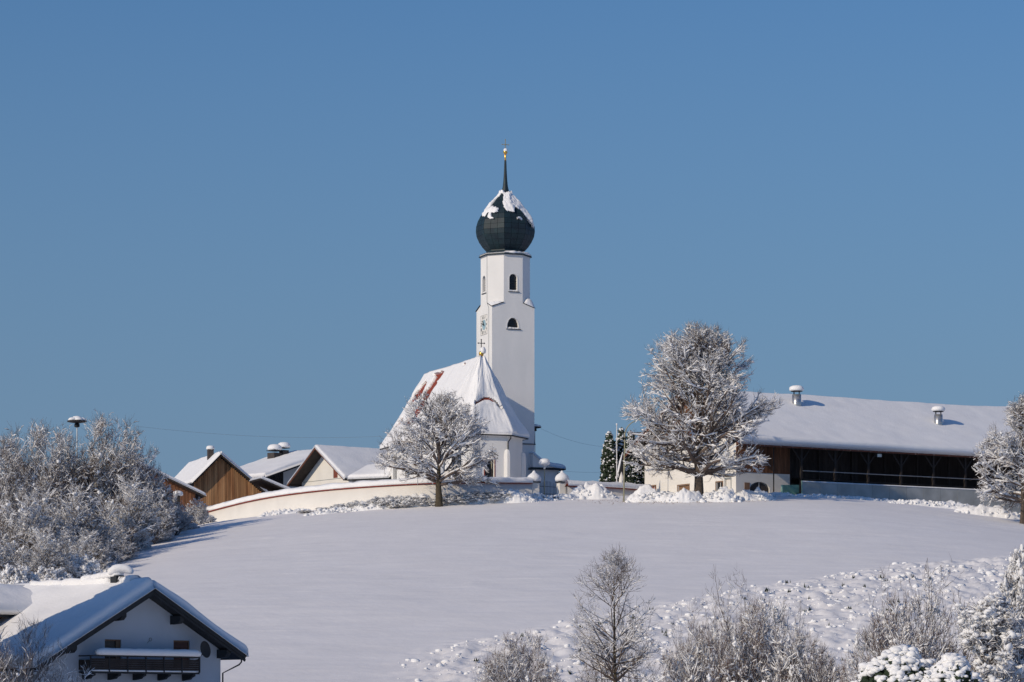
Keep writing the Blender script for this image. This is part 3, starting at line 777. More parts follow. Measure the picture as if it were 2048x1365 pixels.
# porch right of the tower
zq=Z(944,385)-CZ
pm=MB().box(A_-0.5,A_+2.9,-0.6,5.4,0,zq); pm.build('porch_wall',PLASTER,church)
MB().box(A_-0.8,A_+3.6,-1.15,6.0,zq-0.02,zq+0.2).build('porch_roof',SLATE,church)
V,Fs=slab([(A_-0.6,6.0,zq+1.9),(A_-0.6,-1.1,zq+1.9),(A_+3.5,-1.1,zq+0.22),(A_+3.5,6.0,zq+0.22)],T=0.55,nu=24,nv=30,rnd=0.9,amp=.05)
k=np.clip((V[:,0]-(A_-0.6))/4.2,0,1); V[:,2]-= 0.75*np.sin(np.pi*k)*(1-k*.4)
link('porch_snow',mesh_np('porch_snow',V,Fs),SNOW,church)
MB().prism([(A_-0.6,-1.05,zq+0.2),(A_+3.4,-1.05,zq+0.2),(A_+1.2,-1.05,zq+0.75),(A_-0.6,-1.05,zq+1.85)],(0,6.9,0)).build('porch_attic',PLASTER,church)
MB().tube([(A_+3.3,-1.1,zq),(A_+2.7,-0.75,zq-0.5),(A_+2.7,-0.75,0)],0.07,6).build('downpipe',SLATE,church)
# string course on tower foot
zb=Z(887,380)-CZ
MB().box(-0.12,A_+0.14,-0.12,A_+0.14,zb,zb+0.09).build('string_course',SLATE,church)
MB().prism([(A_+0.1,0,zb+.09),(A_+0.1,A_,zb+.09),(A_,A_,zb+1.6),(A_,0,zb+1.6)],(0.002,0,0)).build('tower_base_slope',PLASTER,church)
# siren / antenna with snow right behind the tower
def siren(px,D,row,scale,label,pole_base,nm='siren'):
    x=X(px,D); z=Z(row,D); zb=pole_base
    r=thing(nm,label,'siren',(x,D,zb))
    h=z-zb
    MB().tube([(0,0,0),(0,0,h-0.5*scale)],[0.09*scale,0.06*scale],8).build('pole',STEEL,r)
    MB().lathe([(0.18*scale,-0.95*scale),(0.32*scale,-0.85*scale),(0.28*scale,-0.55*scale),(0.12*scale,-0.5*scale)],(0,0,h),10).build('motor_housing',IRON,r,smooth=True)
    m=MB(); m.lathe([(0.25*scale,-0.5*scale),(1.05*scale,-0.36*scale),(1.12*scale,-0.26*scale),(0.5*scale,-0.05*scale),(0.05*scale,0)],(0,0,h),16); m.build('mushroom_hood',IRON,r,smooth=True)
    s=MB(); rg=random.Random(int(px))
    for i in range(5): s.lathe([(0.45*scale,0),(0.5*scale,0.1*scale),(0.4*scale,0.26*scale),(0.15*scale,0.35*scale),(0.01,0.37*scale)],(0.6*scale*math.cos(i*1.3),0.6*scale*math.sin(i*1.3),h-0.25*scale+0.08*rg.random()),10,0,0.08,rg)
    s.lathe([(0.6*scale,-.1*scale),(0.62*scale,0.1*scale),(0.4*scale,0.35*scale),(0.01,0.42*scale)],(0,0,h-0.1*scale),12,0,.06,rg)
    s.build('snow_cap',SNOW,r,smooth=True); return r

# =================================================================== gate, yard walls
wallpts=[(1062,352,968),(1010,350,967.5),(960,347.5,967),(910,345.5,967.5),(860,345,968.5),(800,346,971.5),(745,347.5,974.8),(700,349.5,978),(650,352,982.3),(600,355,988),(560,358,993.5),(520,361.5,1000.5),(485,365,1008),(450,369,1017),(425,372,1023.5),(400,375.5,1031)]
def yard_wall(name,label,pts,snow_seed,wmat):
    P=[(X(a,d),d,Z(r,d)) for a,d,r in pts]
    # resample finely
    P=np.array(P); s=np.r_[0,np.cumsum(np.hypot(*(np.diff(P[:,:2],axis=0).T)))]
    ss=np.arange(0,s[-1],0.5); Pf=np.stack([np.interp(ss,s,P[:,i]) for i in range(3)],-1)
    k_=np.ones(7)/7
    for i in range(3): Pf[3:-3,i]=np.convolve(Pf[:,i],k_,'valid')
    T=np.gradient(Pf[:,:2],axis=0); T/=np.linalg.norm(T,axis=1,keepdims=True); Nn=np.stack([T[:,1],-T[:,0]],-1)  # outward
    if (Nn[:,1]>0).mean()>0.5: Nn=-Nn
    r=thing(name,label,'wall',tuple(Pf[0]))
    o=Pf[0]
    def ribbon(sec,m,nm,jit=0,rn=None,smooth=False):
        n=len(Pf); k=len(sec); V=np.zeros((n,k,3))
        for j,(off,h) in enumerate(sec):
            V[:,j,:2]=Pf[:,:2]+Nn*off; V[:,j,2]=Pf[:,2]+h
            if rn is not None and h>0.12:
                V[:,j,2]+=jit*fbm(ss*0.9+snow_seed,np.full(n,j*0.7),4,.6); V[:,j,:2]+=Nn*(jit*.6*fbm(ss*1.1+9,np.full(n,j*0.9),3))[:,None]
        idx=np.arange(n*k).reshape(n,k); nx=np.roll(idx,-1,1)
        Q=np.stack([idx[:-1],nx[:-1],nx[1:],idx[1:]],-1).reshape(-1,4)
        c=[list(idx[0]),list(idx[-1])[::-1]]
        me=mesh_np(nm,V.reshape(-1,3)-o,[Q],smooth); return link(nm,me,m,r)
    ribbon([(0.2,-3.5),(0.2,-0.02),(-0.2,-0.02),(-0.2,-3.5)],wmat,'plaster_face')
    ribbon([(0.36,0.0),(0.36,0.07),(0.0,0.32),(-0.36,0.07),(-0.36,0.0)],TILE,'tile_coping')
    ribbon([(0.36,0.09),(0.42,0.18),(0.40,0.38),(0.28,0.58),(0.0,0.74),(-0.28,0.58),(-0.4,0.38),(-0.4,0.1)],SNOW,'coping_snow',0.16,1,True)
    return r
yard_wall('churchyard_wall','long curved cream churchyard wall with snow covered red tile coping, left of the gate',wallpts,3,CREAM)
yard_wall('churchyard_wall','short grey churchyard wall right of the gate behind ploughed snow',[(1133,353.5,973.5),(1180,355,975),(1240,358,978),(1300,362,983.5)],9,CREAM)
def pillar(px,D,label):
    x=X(px,D); zb=gz(x,D)-0.3; zt_=Z(966,D)-zb
    r=thing('gate_pillar',label,'pillar',(x,D,zb),TH,'gate pillars')
    MB().box(-0.47,0.47,-0.47,0.47,0,zt_).build('shaft',CREAM,r,bevel=.02)
    MB().box(-0.6,0.6,-0.6,0.6,zt_,zt_+0.1).build('tile_cap',SLATE,r)
    rg=random.Random(int(px))
    MB().lathe([(0.62,0.1),(0.78,0.24),(0.8,0.5),(0.66,0.78),(0.42,0.98),(0.22,1.12),(0.14,1.28),(0.01,1.38)],(0,0,zt_),14,0,0.04,rg).build('snow_cap',SNOW,r,smooth=True)
    return r
pillar(1068,352.5,'left gate pillar with puffed snow cap, next to the globe lamp')
pillar(1124,354.5,'right gate pillar with onion shaped snow cap, at the short wall')
xg0=X(1078,353); gt=thing('iron_gate','dark iron bar gate between the two snow capped pillars','gate',(xg0,353,gz(xg0,353)),math.atan2(1.3,X(1114,354.2)-xg0))
Lg=math.hypot(1.2,X(1114,354.2)-xg0)
for h in (0.35,1.15): MB().beam((0,0,h),(Lg,0,h),0.04,0.05).build('rail',IRON,gt)
for i in range(13):
    x=0.06+i*(Lg-0.12)/12; hh=1.35+0.35*math.sin(math.pi*i/12)
    MB().tube([(x,0,0.1),(x,0,hh),(x,0,hh+0.12)],[0.02,0.02,0.004],5).build('bar',IRON,gt)

# =================================================================== big barn at right
BA=R(31); DB=356.0; BX=X(1472,DB); BZ=Z(995,DB)-0.6
barn=thing('barn','long farm barn with huge snowy roof, open dark front and white gable','barn',(BX,DB,BZ),BA)
WB=18.6; HB=WB/2; LB=58.0
zE=Z(888,DB-1)-BZ; ov=2.6; zR=Z(790,369.4)-BZ-0.5
pitch=(zR-zE)/(HB+ov); 
def rz_(y): return zE+pitch*(min(y,WB-y)+ov)
# gable wall with windows
gw=MB()
wins=[[(17.2,1.9),(16.2,1.9),(16.2,2.9),(17.2,2.9)][::-1],[(11.6,0.2),(9.3,0.2),(9.3,2.6),(11.6,2.6)][::-1],[(3.9,0.9),(2.6,0.9),(2.6,2.5),(3.9,2.5)][::-1],[(2.1,0.3),(1.0,0.3),(1.0,2.8),(2.1,2.8)][::-1]]
# wall plane x=0, u=(0,-1,0) from y=WB: u' = WB - y
def fl(h): return [(WB-a,b) for a,b in h]
zp=Z(950,DB)-BZ+1.0
gw.wall((0,WB,0),(0,-1,0),[(0,-1),(WB,-1),(WB,zE+0.9),(0,zE+0.9)],[fl(h) for h in wins],0.3)
gw.build('gable_wall',CREAM,barn)
names=['window','barn_door','window','door']; mm=[BROWNRED,DOORB,GLASS,PALE]
for h,nm,m in zip(wins,names,mm):
    w=MB().plate((0,WB,0),(0,-1,0),fl(h),0.2,0.03).build(nm,m,barn)
    ys=[WB-p[0] for p in h]; zs=[p[1] for p in h]
    fr=MB()
    ring(fr,(0,WB,0),(0,-1,0),fl(h),0.12,0.03,0.03); fr.build('frame',DOORB if nm!='door' else GREYC,w)
    if nm=='window':
        b=MB(); b.beam((0.17,(min(p[0] for p in h)+max(p[0] for p in h))/2,min(zs)),(0.17,(min(p[0] for p in h)+max(p[0] for p in h))/2,max(zs)),.06,.05); b.build('glazing_bar',PALE,w)
# gable boarding (vertical boards, each one)
bw=WB/62
for i in range(62):
    y0=i*bw; yc=y0+bw/2; top=rz_(yc)-0.25
    MB().box(-0.06,0.02,y0+0.012,y0+bw-0.012,zE+0.9,max(top,zE+1.0)).build('gable_board',WOODO if i%7 else WOODD,barn)
# enclosed front part: plaster below, boards above
fx=7.4
fw=MB(); gate=[(1.9,0.0),(4.6,0.0),(4.6,1.7)]+[(3.25+1.35*math.cos(a),1.7+0.75*math.sin(a)) for a in np.linspace(0.25,math.pi-0.25,8)]+[(1.9,1.7)]
zpl=Z(944,DB)-BZ
fw.wall((0,0,0),(1,0,0),[(0,-1),(fx,-1),(fx,zpl),(0,zpl)],[gate],0.3); fw.build('front_wall',PALE,barn)
dg=MB().plate((0,0,0),(1,0,0),gate,0.22,0.04).build('barn_gate',GREYC,barn)
for i in range(12):
    x=1.98+i*0.22; MB().box(x,x+0.19,0.17,0.22,0.05,1.75+0.65*math.sin(math.pi*(i+.5)/12)).build('gate_board',BRICKD,dg)
MB().box(3.2,3.27,0.12,0.17,0.0,2.4).build('gate_stile',PALE,dg)
MB().box(1.15,1.85,-0.05,0.0,0.1,2.3).build('side_door',DOORB,barn)
nb=30
for i in range(nb):
    w=fx/nb; MB().box(i*w+0.012,(i+1)*w-0.012,-0.05,0.0,zpl+0.02,zE+1.4).build('wall_board',WOODO,barn)
for i in range(nb):
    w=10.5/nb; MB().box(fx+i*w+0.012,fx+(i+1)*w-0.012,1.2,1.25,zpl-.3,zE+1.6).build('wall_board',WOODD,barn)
# deep interior
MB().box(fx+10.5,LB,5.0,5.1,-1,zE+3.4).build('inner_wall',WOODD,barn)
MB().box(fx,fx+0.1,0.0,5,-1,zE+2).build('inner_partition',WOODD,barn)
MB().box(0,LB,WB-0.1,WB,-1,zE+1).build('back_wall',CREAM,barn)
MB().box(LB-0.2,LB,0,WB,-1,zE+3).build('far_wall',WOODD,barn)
# roof
rf=MB(); x0,x1=-1.3,LB+1
for s in (0,1):
    ya,yb=(-ov,HB) if s==0 else (WB+ov,HB)
    a=(x0,ya,zE); b=(x1,ya,zE); c=(x1,yb,zR); d=(x0,yb,zR)
    rf.prism([a,b,c,d],(0,0,-0.22))
barnroof=rf.build('roof',WOODD,barn)
MB().box(x0-0.03,x1,-ov-0.06,-ov-0.01,zE-0.32,zE+0.05).build('eave_fascia',RAFTER,barn)
vb=MB()
for ya in (-ov,WB+ov): vb.beam((x0-0.06,ya,zE-0.12),(x0-0.06,HB,zR-0.12),0.08,0.38)
vb.build('verge_board',RAFTER,barn)
MB().tube([(x0,-ov-0.15,zE-0.02),(x1,-ov-0.15,zE-0.02)],0.09,6).build('gutter',RAFTER,barn)
for k in range(30):
    xx=x0+0.8+k*2.0; MB().beam((xx,-ov,zE-0.32),(xx,1.2,zE-0.32+pitch*(ov+1.2)),0.12,0.18).build('rafter',TIMBER,barn)
slab_obj('roof_snow',[(x0,HB,zR),(x1,HB,zR),(x1,-ov-0.1,zE),(x0,-ov-0.1,zE)],SNOW,barn,T=0.78,nu=200,nv=56,over=0.25,rnd=0.30,amp=0.05,nseed=4,edges=(1,1,0,1))
slab_obj('roof_snow',[(x0,HB,zR),(x1,HB,zR),(x1,WB+ov,zE),(x0,WB+ov,zE)],SNOW,barn,T=0.62,nu=60,nv=20,over=0.25,rnd=0.55,amp=0.05,nseed=5,edges=(1,1,0,1))
ic=MB(); rgi=random.Random(12)
for k in range(260):
    xx=x0+2+rgi.random()*(x1-x0-3); l_=.12+.38*rgi.random()**2; ic.lathe([(.025+.02*rgi.random(),0),(.018,-l_*.5),(.002,-l_)],(xx,-ov-.3+.08*rgi.random(),zE+.12),4)
ic.build('icicles',TWSNOW,barn)['kind']='stuff'
# front posts with braces
py_=-1.9
for i in range(9):
    x=7.6+i*4.7
    if x>LB: break
    z0p=-0.8 
    po=MB().beam((x,py_,z0p),(x,py_,zE-0.02),0.24,0.24).build('post',TIMBER,barn)
    for sg in (-1,1):
        if i==0 and sg==1: pass
        MB().beam((x,py_,zE-1.75),(x+sg*1.3,py_,zE-0.12),0.14,0.14).build('brace',TIMBER,po)
    if i<8:
        MB().beam((x,py_+3,z0p),(x,py_+3,zE+1.6),0.2,0.2).build('inner_post',TIMBER,barn)
MB().beam((3.8,py_-0.0,-0.5),(3.8,py_,zE-.1),0.1,0.1).build('thin_post',TIMBER,barn)
MB().beam((2.0,py_,zE-0.12),(LB,py_,zE-0.12),0.26,0.28,).build('eave_beam',TIMBER,barn)
MB().box(18.2,18.8,py_-0.2,py_+.1,zE-.75,zE-.4).build('floodlight',STEEL,barn)
zr1=Z(939,DB)-BZ
MB().tube([(7.7,-2.1,zr1),(LB,-2.1,zr1)],0.055,6).build('rail',STEEL,barn)
MB().tube([(7.7,-2.1,zr1-0.95),(LB,-2.1,zr1-0.95)],0.045,6).build('rail',IRON,barn)
MB().tube([(25.5,-2.1,zr1-1.9),(LB,-2.1,zr1-1.9)],0.055,6).build('rail',STEEL,barn)
# vents
def vent(x,y,s=1.0):
    zz_=rz_(y)+0.48; v=MB().tube([(x,y,zz_-.8),(x,y,zz_+1.45*s)],0.5*s,16).build('roof_vent',STEEL,barn,smooth=True)
    MB().lathe([(0.62*s,1.78*s),(0.66*s,1.82*s),(0.3*s,1.98*s)],(x,y,zz_),14).build('vent_hood',IRON,v)
    st=MB()
    for a in range(4): st.beam((x+.42*s*math.cos(a*1.57),y+.42*s*math.sin(a*1.57),zz_+1.4*s),(x+.42*s*math.cos(a*1.57),y+.42*s*math.sin(a*1.57),zz_+1.8*s),.05,.05)
    st.build('hood_stays',IRON,v)
    for zq_ in (0.5,1.0): MB().lathe([(0.51*s,zq_*s),(0.53*s,(zq_+.03)*s),(0.51*s,(zq_+.06)*s)],(x,y,zz_),16).build('vent_band',STEEL,v)
    b=MB(); cap(b,(x,y,zz_+1.84*s),0.82*s,0.62*s,int(x)); b.build('snow_cap',SNOW,v,smooth=True)
vent(12.95,6.3,1.05); vent(31.4,3.4,1.0)
# a second roof behind
x2=X(1945,400); 
rb2=thing('farm_shed','low building with pale snowy roof behind the far end of the barn roof','shed',(x2,400,gz(x2,400)),R(12))
zz2=Z(812,400)-gz(x2,400)
MB().box(0,22,0,9,-4,3.2).build('wall',CREAM,rb2)
for k in range(60): MB().box(k*22/60+.01,(k+1)*22/60-.01,-.06,9,3.25,zz2-1.5).build('plank',WOODO,rb2)
MB().prism([(-1,-1,zz2-1.6),(-1,10,zz2-1.6),(-1,5,zz2+0.2)],(24,0,0)).build('roof',WOODD,rb2)
slab_obj('roof_snow',[(-1,5,zz2+0.2),(23,5,zz2+.2),(23,-1,zz2-1.5),(-1,-1,zz2-1.5)],SNOW,rb2,T=0.4,nseed=8)

# concrete clamp wall in front of barn, as separate panels
cw=thing('concrete_wall','long low grey concrete panel wall in front of the dark open barn','wall',(BX,DB,BZ),BA)
zc=Z(963,356)-BZ; xw=6.5; k=0
while xw<50:
    w=2.45; MB().box(xw+0.012,xw+w-0.012,-3.62-0.004*(k%2),-3.4,-1.6,zc).build('panel',CONC,cw,bevel=.01); xw+=w; k+=1
slab_obj('wall_snow',[(6.5,-3.38,zc),(50,-3.38,zc),(50,-3.64,zc),(6.5,-3.64,zc)],SNOW,cw,T=0.10,nu=120,nv=4,over=0.02,rnd=0.08,nseed=2)
MB().beam((6.42,-3.62,zc+0.1),(6.25,-3.9,-1.2),0.09,0.09).build('green_edge',GREENL,cw)
gp=thing('green_hopper','pale green sloping metal hopper between the arched gate and the concrete wall','hopper',(BX,DB,BZ),BA)
zg=Z(970,355)-BZ
MB().prism([(4.0,-3.3,-1.3),(6.3,-3.3,-1.3),(6.3,-3.3,zg+.1),(4.0,-3.3,zg)],(0,0.08,0)).build('panel',GREEN,gp)
MB().prism([(3.75,-3.35,-1.3),(3.98,-3.35,-1.3),(4.05,-3.35,zg),(3.85,-3.35,zg)],(0,0.12,0)).build('edge_strip',GREENL,gp)
cur=[(4.6+1.9*t,-3.42,-0.2+1.15*t**0.6) for t in np.linspace(0,1,12)]
MB().tube(cur,0.10,6).build('curved_rim',SLATE,gp)
for i,p in enumerate(cur[1:]): MB().beam(p,(p[0]+0.12,-3.42,p[2]+0.38),0.04,0.04).build('tine',SLATE,gp)

# =================================================================== farm buildings at left
def gable_house(name,label,cat,px,D,rot,w_l,w_r,L,z_eaveL,z_eaveR,z_ridge,wallm,roofm=SLATE,og=1.0,oe=0.7,T=0.4,snow_n=1,frontboards=None,zbase=None,holes=(),fascia=SLATE,thk=0.18):
    """origin = front gable apex foot; local x right along gable, y back; widths left/right of ridge"""
    x=X(px,D); zb=gz(x,D)-0.5 if zbase is None else zbase
    r=thing(name,label,cat,(x,D,zb),rot)
    zl=z_eaveL-zb; zrr=z_eaveR-zb; zt_=z_ridge-zb
    pl=(zt_-zl)/(w_l+oe); pr_=(zt_-zrr)/(w_r+oe)
    wlz=zt_-pl*w_l-thk; wrz=zt_-pr_*w_r-thk
    m=MB(); m.wall((-w_l,0,0),(1,0,0),[(0,-3),(w_l+w_r,-3),(w_l+w_r,wrz),(w_l,zt_-thk),(0,wlz)],holes,0.2)
    m.add([(-w_l,0,-3),(-w_l,L,-3),(-w_l,L,wlz),(-w_l,0,wlz)],[(3,2,1,0)])
    m.add([(w_r,0,-3),(w_r,L,-3),(w_r,L,wrz),(w_r,0,wrz)],[(0,1,2,3)])
    m.add([(-w_l,L,-3),(w_r,L,-3),(w_r,L,wrz),(0,L,zt_-thk),(-w_l,L,wlz)],[(4,3,2,1,0)])
    m.build('wall',wallm,r)
    q=MB()
    q.prism([(-w_l-oe,-og,zl),(0,-og,zt_),(0,-og,zt_-thk),(-w_l-oe,-og,zl-thk)],(0,L+2*og,0))
    q.prism([(w_r+oe,-og,zrr),(0,-og,zt_),(0,-og,zt_-thk),(w_r+oe,-og,zrr-thk)],(0,L+2*og,0))
    q.build('roof',roofm,r)
    v=MB()
    v.beam((-w_l-oe,-og-0.04,zl-0.10),(0,-og-0.04,zt_-0.10),0.08,0.30); v.beam((w_r+oe,-og-0.04,zrr-0.10),(0,-og-0.04,zt_-0.10),0.08,0.30)
    v.build('verge_board',fascia,r)
    g_=MB()
    g_.tube([(-w_l-oe-0.08,-og,zl-0.05),(-w_l-oe-0.08,L+og,zl-0.05)],0.07,6); g_.tube([(w_r+oe+0.08,-og,zrr-0.05),(w_r+oe+0.08,L+og,zrr-0.05)],0.07,6); g_.build('gutter',fascia,r)
    slab_obj('roof_snow',[(0,L+og,zt_),(0,-og,zt_),(-w_l-oe,-og,zl),(-w_l-oe,L+og,zl)],SNOW,r,T=T,nu=70,nv=36,over=0.16,rnd=0.4,nseed=snow_n,edges=(1,1,0,1))
    slab_obj('roof_snow',[(0,L+og,zt_),(0,-og,zt_),(w_r+oe,-og,zrr),(w_r+oe,L+og,zrr)],SNOW,r,T=T,nu=70,nv=36,over=0.16,rnd=0.4,nseed=snow_n+1,edges=(1,1,0,1))
    return r,dict(zl=zl,zr=zrr,zt=zt_,pl=pl,pr=pr_,wlz=wlz,wrz=wrz)
# wooden barn
DC=395
hb,hd=gable_house('wooden_barn','old barn with sunlit brown plank gable and dark chimney','barn',438,DC,R(18),3.2,5.6,16,Z(966,DC-1),Z(988,DC+2),Z(909,DC),WOODD,og=0.9,oe=0.35,T=0.34,snow_n=3,fascia=TIMBER)
nb=36
for i in range(nb):
    w=8.8/nb; xa=-3.2+i*w; xc=xa+w/2
    top=hd['zt']-(hd['pl']*-xc if xc<0 else hd['pr']*xc)-0.3
    MB().box(xa+0.012,xa+w-0.012,-0.07-0.01*(i%3),-0.02,2.0,top).build('plank',WOODW,hb)
MB().box(-3.2,5.6,-0.12,-0.05,1.75,2.0).build('sill_beam',TIMBER,hb)
ch=MB().box(-1.0,-0.3,1.6,2.3,hd['zt']-1.5,hd['zt']+0.75).build('chimney',BRICKD,hb)
b=MB(); cap(b,(-0.65,1.95,hd['zt']+0.72),0.55,0.5,4,10); b.build('snow_cap',SNOW,ch,smooth=True)
st=MB(); rg=random.Random(8)
for j in range(2):
  for i in range(14):
    y=2.5+i*0.85; xx=-(0.9+j*0.35+0.2*math.sin(i)); z_=hd['zt']+hd['pl']*xx
    st.box(xx-0.10,xx+0.10,y,y+0.75,z_+0.30,z_+0.42+0.02*rg.random())
# white house with sunlit gable (gable on the left end of a ridge running right)
DH=391; xh=X(705,DH); 
hw=thing('farmhouse','cream farmhouse with sunlit gable, dark soffit and a small red shutter','house',(xh,DH,gz(xh,DH)-0.5),R(36)); zb=gz(xh,DH)-0.5
WH=11.6; ze1=Z(958,DH-1)-zb; zt1=Z(896,DH+4.5)-zb; oh=0.7; og=1.7; LH=17; ph=(zt1-ze1)/(WH/2+oh); wz=ze1+ph*oh-0.2
m=MB(); sh=[(WH-4.35,wz+0.15),(WH-3.35,wz+0.15),(WH-3.35,wz+1.55),(WH-4.35,wz+1.55)]
m.wall((0,WH,0),(0,-1,0),[(0,-3),(WH,-3),(WH,wz),(WH/2,zt1-0.2),(0,wz)],[sh],0.15)
m.add([(0,0,-3),(LH,0,-3),(LH,0,wz),(0,0,wz)],[(0,1,2,3)]); m.add([(0,WH,-3),(LH,WH,-3),(LH,WH,wz),(0,WH,wz)],[(3,2,1,0)])
m.build('wall',CREAM,hw)
s_=MB().plate((0,WH,0),(0,-1,0),sh,0.05,0.05).build('shutter',BROWNRED,hw)
for i in range(4): MB().box(0.02,0.05,4.35-0.98+i*.245-0.98+1.0,4.35-0.98+i*.245+.2-.98+1.0,wz+.18,wz+1.5).build('shutter_board',BROWNRED,s_)
q=MB()
for ya in (-oh,WH+oh): q.prism([(-og,ya,ze1),(-og,WH/2,zt1),(-og,WH/2,zt1-0.18),(-og,ya,ze1-0.18)],(LH+2*og,0,0))
q.build('roof',TIMBER,hw)
v=MB()
for ya in (-oh,WH+oh): v.beam((-og-0.04,ya,ze1-0.08),(-og-0.04,WH/2,zt1-0.08),0.08,0.26)
v.build('verge_board',RAFTER,hw)
MB().tube([(-og,-oh-.1,ze1-.05),(LH,-oh-.1,ze1-.05)],.08,6).build('gutter',SLATE,hw)
MB().beam((-0.02,0.3,wz+.05),(-0.02,WH-.3,wz+.05),.02,.05).build('string_line',GREYC,hw)
for yy in (-oh+.3,WH/2,WH+oh-.3): MB().beam((-og+.1,yy,(ze1+ph*(min(yy,WH-yy)+oh))-.32),(0.1,yy,(ze1+ph*(min(yy,WH-yy)+oh))-.32),.16,.2).build('purlin_end',TIMBER,hw)
slab_obj('roof_snow',[(-og,WH/2,zt1),(LH+og,WH/2,zt1),(LH+og,-oh,ze1),(-og,-oh,ze1)],SNOW,hw,T=.34,nu=90,nv=40,over=.14,rnd=.35,nseed=6,edges=(1,1,0,1))
slab_obj('roof_snow',[(-og,WH/2,zt1),(LH+og,WH/2,zt1),(LH+og,WH+oh,ze1),(-og,WH+oh,ze1)],SNOW,hw,T=.34,nu=60,nv=20,over=.14,rnd=.35,nseed=7,edges=(1,1,0,1))
# low annexe with snowy lean-to in front of the farmhouse's right eave
xa=X(708,386); an=thing('farm_annexe','low white annexe with rising snowy lean-to roof beside the walnut tree','annexe',(xa,386,gz(xa,386)-.5),R(-28)); zb2=gz(xa,386)-.5
za1=Z(958,386)-zb2; za2=Z(938,392)-zb2
MB().box(0.3,4.6,0,4,-2,za1-.1).build('wall',CREAM,an)
MB().prism([(-.5,-.5,za1),(-.5,-.5,za1-.22),(-.5,4.2,za1-.22),(-.5,4.2,za2)],(5.6,0,0)).build('roof',SLATE,an)
slab_obj('roof_snow',[(-.5,4.2,za2),(5.1,4.2,za2+.4),(5.1,-.5,za1),(-.5,-.5,za1)],SNOW,an,T=.4,nu=40,nv=20,nseed=9)
# broad house behind with two chimneys, gable in shade
DW=412
hc,he=gable_house('farmhouse','broad low pitched white house in shade with two snow capped chimneys','house',655,DW,R(44),10.6,10.6,8,Z(962,DW-4)+0.1,Z(962,DW-4),Z(905,DW),PALE,og=1.6,oe=1.2,T=0.55,snow_n=12,fascia=TIMBER)
MB().box(-10.65,-7.5,-0.05,0.0,2,he['wlz']-.1).build('timber_cladding',WOODD,hc)
for k_ in range(9): MB().box(-10.5+k_*.34,-10.22+k_*.34,-0.1,-0.05,2.5,he['zt']-he['pl']*(10.36-k_*.34)-.35).build('cladding_board',WOODD,hc)
MB().beam((-5.0,-1.5,he['zt']-he['pl']*5-.35),(-5.0,0,he['zt']-he['pl']*5-.35),.22,.3).build('purlin_end',RAFTER,hc)
def chimney(par,x,y,zb_,w,h,capr,seed,hood=False):
    c=MB().box(x-w/2,x+w/2,y-w/2,y+w/2,zb_,zb_+h).build('chimney',BRICKD,par)
    MB().box(x-w/2-.1,x+w/2+.1,y-w/2-.1,y+w/2+.1,zb_+h+(.25 if hood else 0),zb_+h+(.33 if hood else .08)).build('chimney_hood',SLATE,c)
    b=MB(); cap(b,(x,y,zb_+h+(.33 if hood else .08)),capr,capr*.85,seed,12); b.build('snow_cap',SNOW,c,smooth=True)
chimney(hc,-3.0,7.0,he['zt']-1.6,1.4,1.75,0.95,3,True); chimney(hc,-1.8,6.6,he['zt']-1.2,.9,1.75,0.85,5,True)
# low lean-to right of the wooden barn
xl=X(545,388); ll=thing('lean_to_shed','low snow covered lean-to roof right of the wooden barn','shed',(xl,388,gz(xl,388)-.5),R(20)); zb3=gz(xl,388)-.5
zs1=Z(985,388)-zb3; zs2=Z(958,388)-zb3
MB().box(-1.2,2.2,0,4,-2,zs1-.1).build('wall',WOODD,ll)
MB().prism([(-1.6,-.5,zs2),(2.7,-.5,zs1),(2.7,-.5,zs1-.2),(-1.6,-.5,zs2-.2)],(0,5,0)).build('roof',TIMBER,ll)
slab_obj('roof_snow',[(-1.6,4.5,zs2),(-1.6,-.5,zs2),(2.7,-.5,zs1),(2.7,4.5,zs1)],SNOW,ll,T=.35,nu=30,nv=20,nseed=19)
# shed at far left in front
DS=372
sh_,hs=gable_house('timber_shed','reddish timber shed with long snowy verge, half hidden by the left thicket','shed',268,DS,R(14),4.5,7.2,12,Z(975,DS),Z(992,DS+2),Z(925,DS),WOODO,og=1.0,oe=1.0,T=0.35,snow_n=22,fascia=TIMBER)
for i in range(30): MB().box(-4.4+i*.385,-4.05+i*.385,-.06,0,-1,hs['zt']-(hs['pl']*max(0,4.4-i*.385) if i*.385<4.4 else hs['pr']*(i*.385-4.1))-.4).build('plank',WOODO,sh_)

# =================================================================== foreground house
DF=196.0; PH=R(45); KF=DF/F; PXF=284; zbF=-3.5
WF=6.26; WL=7.9; ogF=1.15; oeF=1.07
zrF=Z(1176,195.2); pf=0.546
def lx(px,y=0.0): return ((px-PXF)*KF + y*math.sin(PH))/math.cos(PH)
def dl(x,y=0.0): return DF+x*math.sin(PH)+y*math.cos(PH)
def lz(row,x,y=0.0): return Z(row,dl(x,y))-zbF
def wrect(pa,pb,ra,rb):
    xa,xb=lx(pa),lx(pb); z0=lz(rb,xa); z1_=lz(ra,xa); return [(WL+xa,z0),(WL+xb,z0),(WL+xb,z1_),(WL+xa,z1_)]
winsF=[wrect(218,247,1279,1336),wrect(341,371,1281,1336)]
hf_,hfd=gable_house('chalet_house','large house in shade in the foreground with dark balcony and thick snowy roof','house',PXF,DF,PH,WL,WF,12,zrF-pf*(WL+oeF),zrF-pf*(WF+oeF),zrF,HOUSEW,og=ogF,oe=oeF,T=0.62,snow_n=31,zbase=zbF,holes=winsF,fascia=SLATE,thk=0.3)
